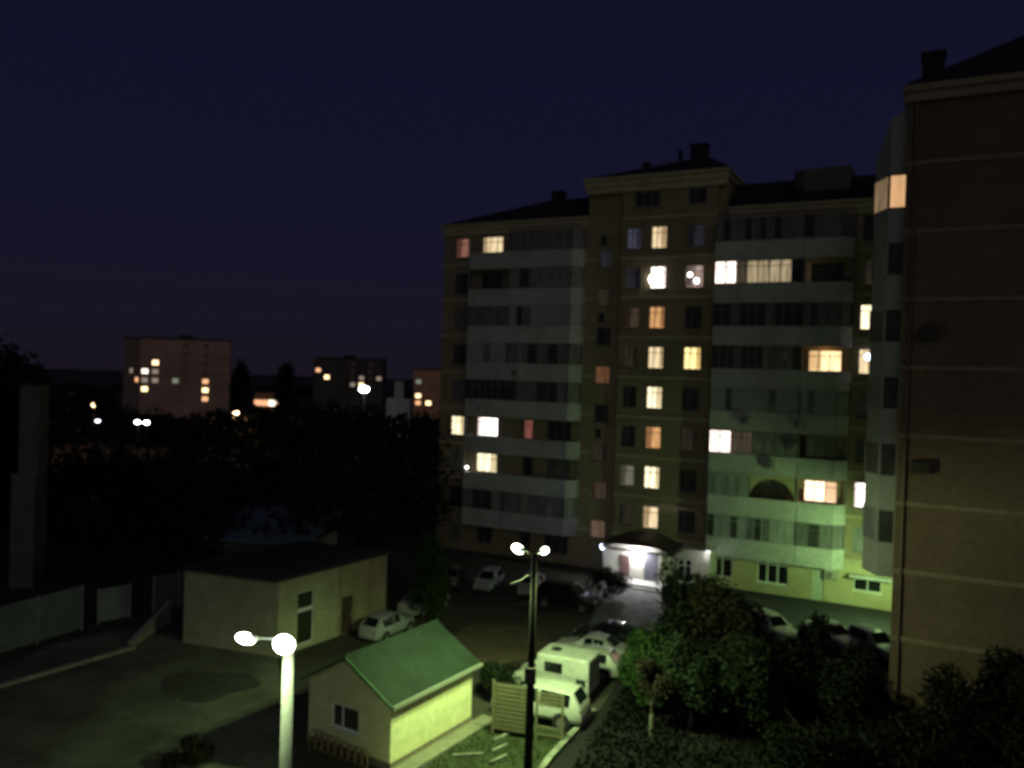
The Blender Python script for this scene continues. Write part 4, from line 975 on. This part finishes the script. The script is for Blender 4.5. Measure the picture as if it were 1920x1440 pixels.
k = len(wood.v); wood.v.extend(wtr.v); wood.f.extend([tuple(i+k for i in f_) for f_ in wtr.f])
tag(wood.build('wood', leaf_c), 'dark mass of trees filling the left background beyond the yard', 'wood', kind='stuff')

# ivy and low growth on the dark bank
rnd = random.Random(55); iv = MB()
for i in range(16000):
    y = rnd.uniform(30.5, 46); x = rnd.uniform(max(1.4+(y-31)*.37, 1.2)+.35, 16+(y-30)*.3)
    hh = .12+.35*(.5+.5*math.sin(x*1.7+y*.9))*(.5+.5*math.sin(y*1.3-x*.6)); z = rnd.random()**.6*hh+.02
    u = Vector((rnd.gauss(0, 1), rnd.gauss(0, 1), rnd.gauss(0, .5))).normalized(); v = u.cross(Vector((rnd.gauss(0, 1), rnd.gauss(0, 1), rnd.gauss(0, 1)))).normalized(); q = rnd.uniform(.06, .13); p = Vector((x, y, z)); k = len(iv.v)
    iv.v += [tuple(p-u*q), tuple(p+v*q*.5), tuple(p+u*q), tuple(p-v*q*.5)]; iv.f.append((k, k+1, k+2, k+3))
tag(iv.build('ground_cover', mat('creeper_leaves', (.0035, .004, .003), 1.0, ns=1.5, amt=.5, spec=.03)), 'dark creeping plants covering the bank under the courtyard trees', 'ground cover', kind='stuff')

# ------------------------------------------------------------------ chimney on the left
ch = empty('brick_chimney', (-34.9, 60, 0), 0, label='dim pale square chimney shaft rising from the trees at the left', cat='chimney')
shaft = mat('pale_shaft', (.12, .115, .10), .95, ns=.7, amt=.3)
m = MB(); m.prism([(-.8, -.8), (.9, -.8), (.9, .8), (-.8, .8)], 0, 8.2); m.build('base', shaft, ch)
m = MB(); m.prism([(-.45, -.6), (.97, -.6), (.97, .6), (-.45, .6)], 8.2, 14.6); m.build('shaft', shaft, ch); m = MB(); m.box(-.5, 1.02, -.65, .65, 14.6, 14.8); m.build('cap', roof_m, ch)

# ------------------------------------------------------------------ far buildings
def block(x, y, rz, w_, d_, h, cols, rows, mt, label, lits, wz=None, side=0, fz0=2.2):
    t = empty('tower_block', (x, y, 0), rz, label=label, cat='building')
    m = MB(); m.box(0, w_, 0, d_, 0, h); m.build('wall', mt, t)
    m = MB(); m.box(-.2, w_+.2, -.2, d_+.2, h, h+.5); m.box(w_*.4, w_*.55, d_*.3, d_*.6, h+.5, h+1.6) if side else None; m.build('roof', mat('far_roof', (.05, .04, .035), .9), t)
    fl = (h-2.5)/rows
    for i in range(cols):
        for j in range(rows):
            cx = w_*(i+.5)/cols; cz_ = 2.0+fl*(j+.5); lm = lits.get((i, j))
            if not lm and (not side or i not in (4, 6) or j < 3): continue
            ww = 1.9 if lm else 1.5
            m = MB(); m.box(cx-ww/2, cx+ww/2, -.08, -.002, cz_-.8, cz_+.8); fo = m.build('window', mat('far_frame', (.30, .21, .16), .9), t)
            m = MB(); m.box(-ww/2+.1, ww/2-.1, -.01, .01, -.7, .7); q = m.build('pane', lm or mat('far_pane', (.30, .2, .155), .8), fo); q.location = (cx, -.1, cz_)
    return t
fary = glow('far_yellow', (1, .74, .38), 2.6); faro = glow('far_orange', (1, .5, .25), 1.2); farw = glow('far_white', (1, .9, .72), 2.2); fard = glow('far_dim', (.5, .40, .32), .55); farg = glow('far_greenish', (.4, .46, .36), .5)
tw = mat('town_lit_concrete', (.50, .34, .26), .95, ns=.12, amt=.25)  # wall colour browned and raised to stand in for orange town light
block(-110.4, 245, R(18), 25.4, 14, 23.6, 9, 8, tw, 'far brown tower block with scattered yellow windows', {(1, 5): fary, (0, 4): farw, (1, 4): fard, (0, 3): fard, (1, 3): fard, (0, 2): fary, (3, 3): farg, (6, 3): faro, (6, 2): fary, (6, 1): faro}, side=1)
block(-119.5, 254, R(-38), 10.0, 9, 23.6, 3, 8, mat('brown_far_side', (.34, .25, .20), .95), 'receding left end of the far brown tower block', {(1, 4): fard, (2, 3): faro})
block(-72, 300, R(4), 25, 14, 19.8, 8, 7, mat('dark_far_render', (.12, .10, .095), .95, ns=.1, amt=.3), 'far dark low block with a few orange and yellow windows', {(0, 5): faro, (1, 4): fary, (4, 3): fard, (5, 3): fary, (5, 4): fard, (7, 4): fard}, side=1)
block(-33.4, 280, R(0), 10.5, 12, 16.8, 3, 6, mat('orange_lit_far_render', (.75, .40, .26), .95, ns=.15, amt=.25), 'far orange lit block beside the edge of the long block', {(0, 4): farg, (0, 2): fary, (1, 1): fary, (0, 1): faro})  # orange light on this block is put into its wall colour
block(-62.2, 200, R(0), 7, 8, 9.9, 4, 2, mat('warm_far_render', (.5, .3, .16), .95), 'low far house with a glowing orange upper floor', {(0, 1): faro, (1, 1): faro, (2, 1): farw, (3, 1): faro})
wt_ = empty('far_tower', (-22.6, 160, 0), 0, label='pale slender tower building behind the white floodlight', cat='building')
m = MB(); m.box(-1.6, 3.0, 0, 4, 0, 11); m.build('wall', mat('far_pale', (.13, .13, .14), .9), wt_); m = MB(); m.box(-.2, 1.6, .5, 2.5, 11, 14.3); m.build('turret', MC['far_pale'], wt_)
m = MB(); m.prism([(-.4, .3), (1.8, .3), (1.8, 2.7), (-.4, 2.7)], 14.3, 14.7); m.build('roof', roof_m, wt_)

def far_lamp(x, y, z, r, m_, label, power=0, col=(1, 1, 1), twin=0, group='distant street lamps'):
    t = empty('street_lamp', (x, y, 0), 0, label=label, cat='street lamp', group=group)
    m = MB(); m.tube([(0, .2, 0), (0, .2, z)], .09, 8); m.build('pole', mat('far_pole', (.02, .02, .02), 1.0, spec=.1), t)
    m = MB(); m.tube([(0, .2, z-.1), (0, -.1, z+.15)], .05, 6); m.build('arm', frame_d, t)
    m = MB(); m.ball((0, 0, z), r*1.25, r, r*.8, 12, 8); m.build('lens', m_, t)
    if power: lamp('far_light', (0, -.9, z-.5), power, col, t, r=.3)
flw = glow('far_lamp_white', (.85, .93, 1.0), 22); flo = glow('far_lamp_orange', (1, .66, .34), 9); fls = glow('far_lamp_small', (.85, .85, 1), 5)
far_lamp(-26.8, 150, 12.8, .72, flw, 'brilliant white floodlight on a mast above the dark wood', 500, (.85, .93, 1))
far_lamp(-75.8, 150, 8.4+.1, .45, flo, 'orange street lamp at the left, higher of the two there', 900, (1, .55, .25))
far_lamp(-55.0, 110, 8.5, .26, fls, 'small white lamp just below the left orange lamp')
far_lamp(-49.7, 110, 8.5, .28, flw, 'white lamp, left one of the close pair below the far tower', 0)
far_lamp(-48.5, 110, 8.5, .30, flw, 'white lamp, right one of the close pair below the far tower', 0)
far_lamp(-46.6, 140, 8.4, .42, flo, 'orange street lamp at the foot of the far brown tower', 900, (1, .52, .22))
far_lamp(-73.6, 120, 10.8, .18, fls, 'faint white lamp at the very left edge')

# a warm lamp in the back yards
print('objects', len(bpy.data.objects))
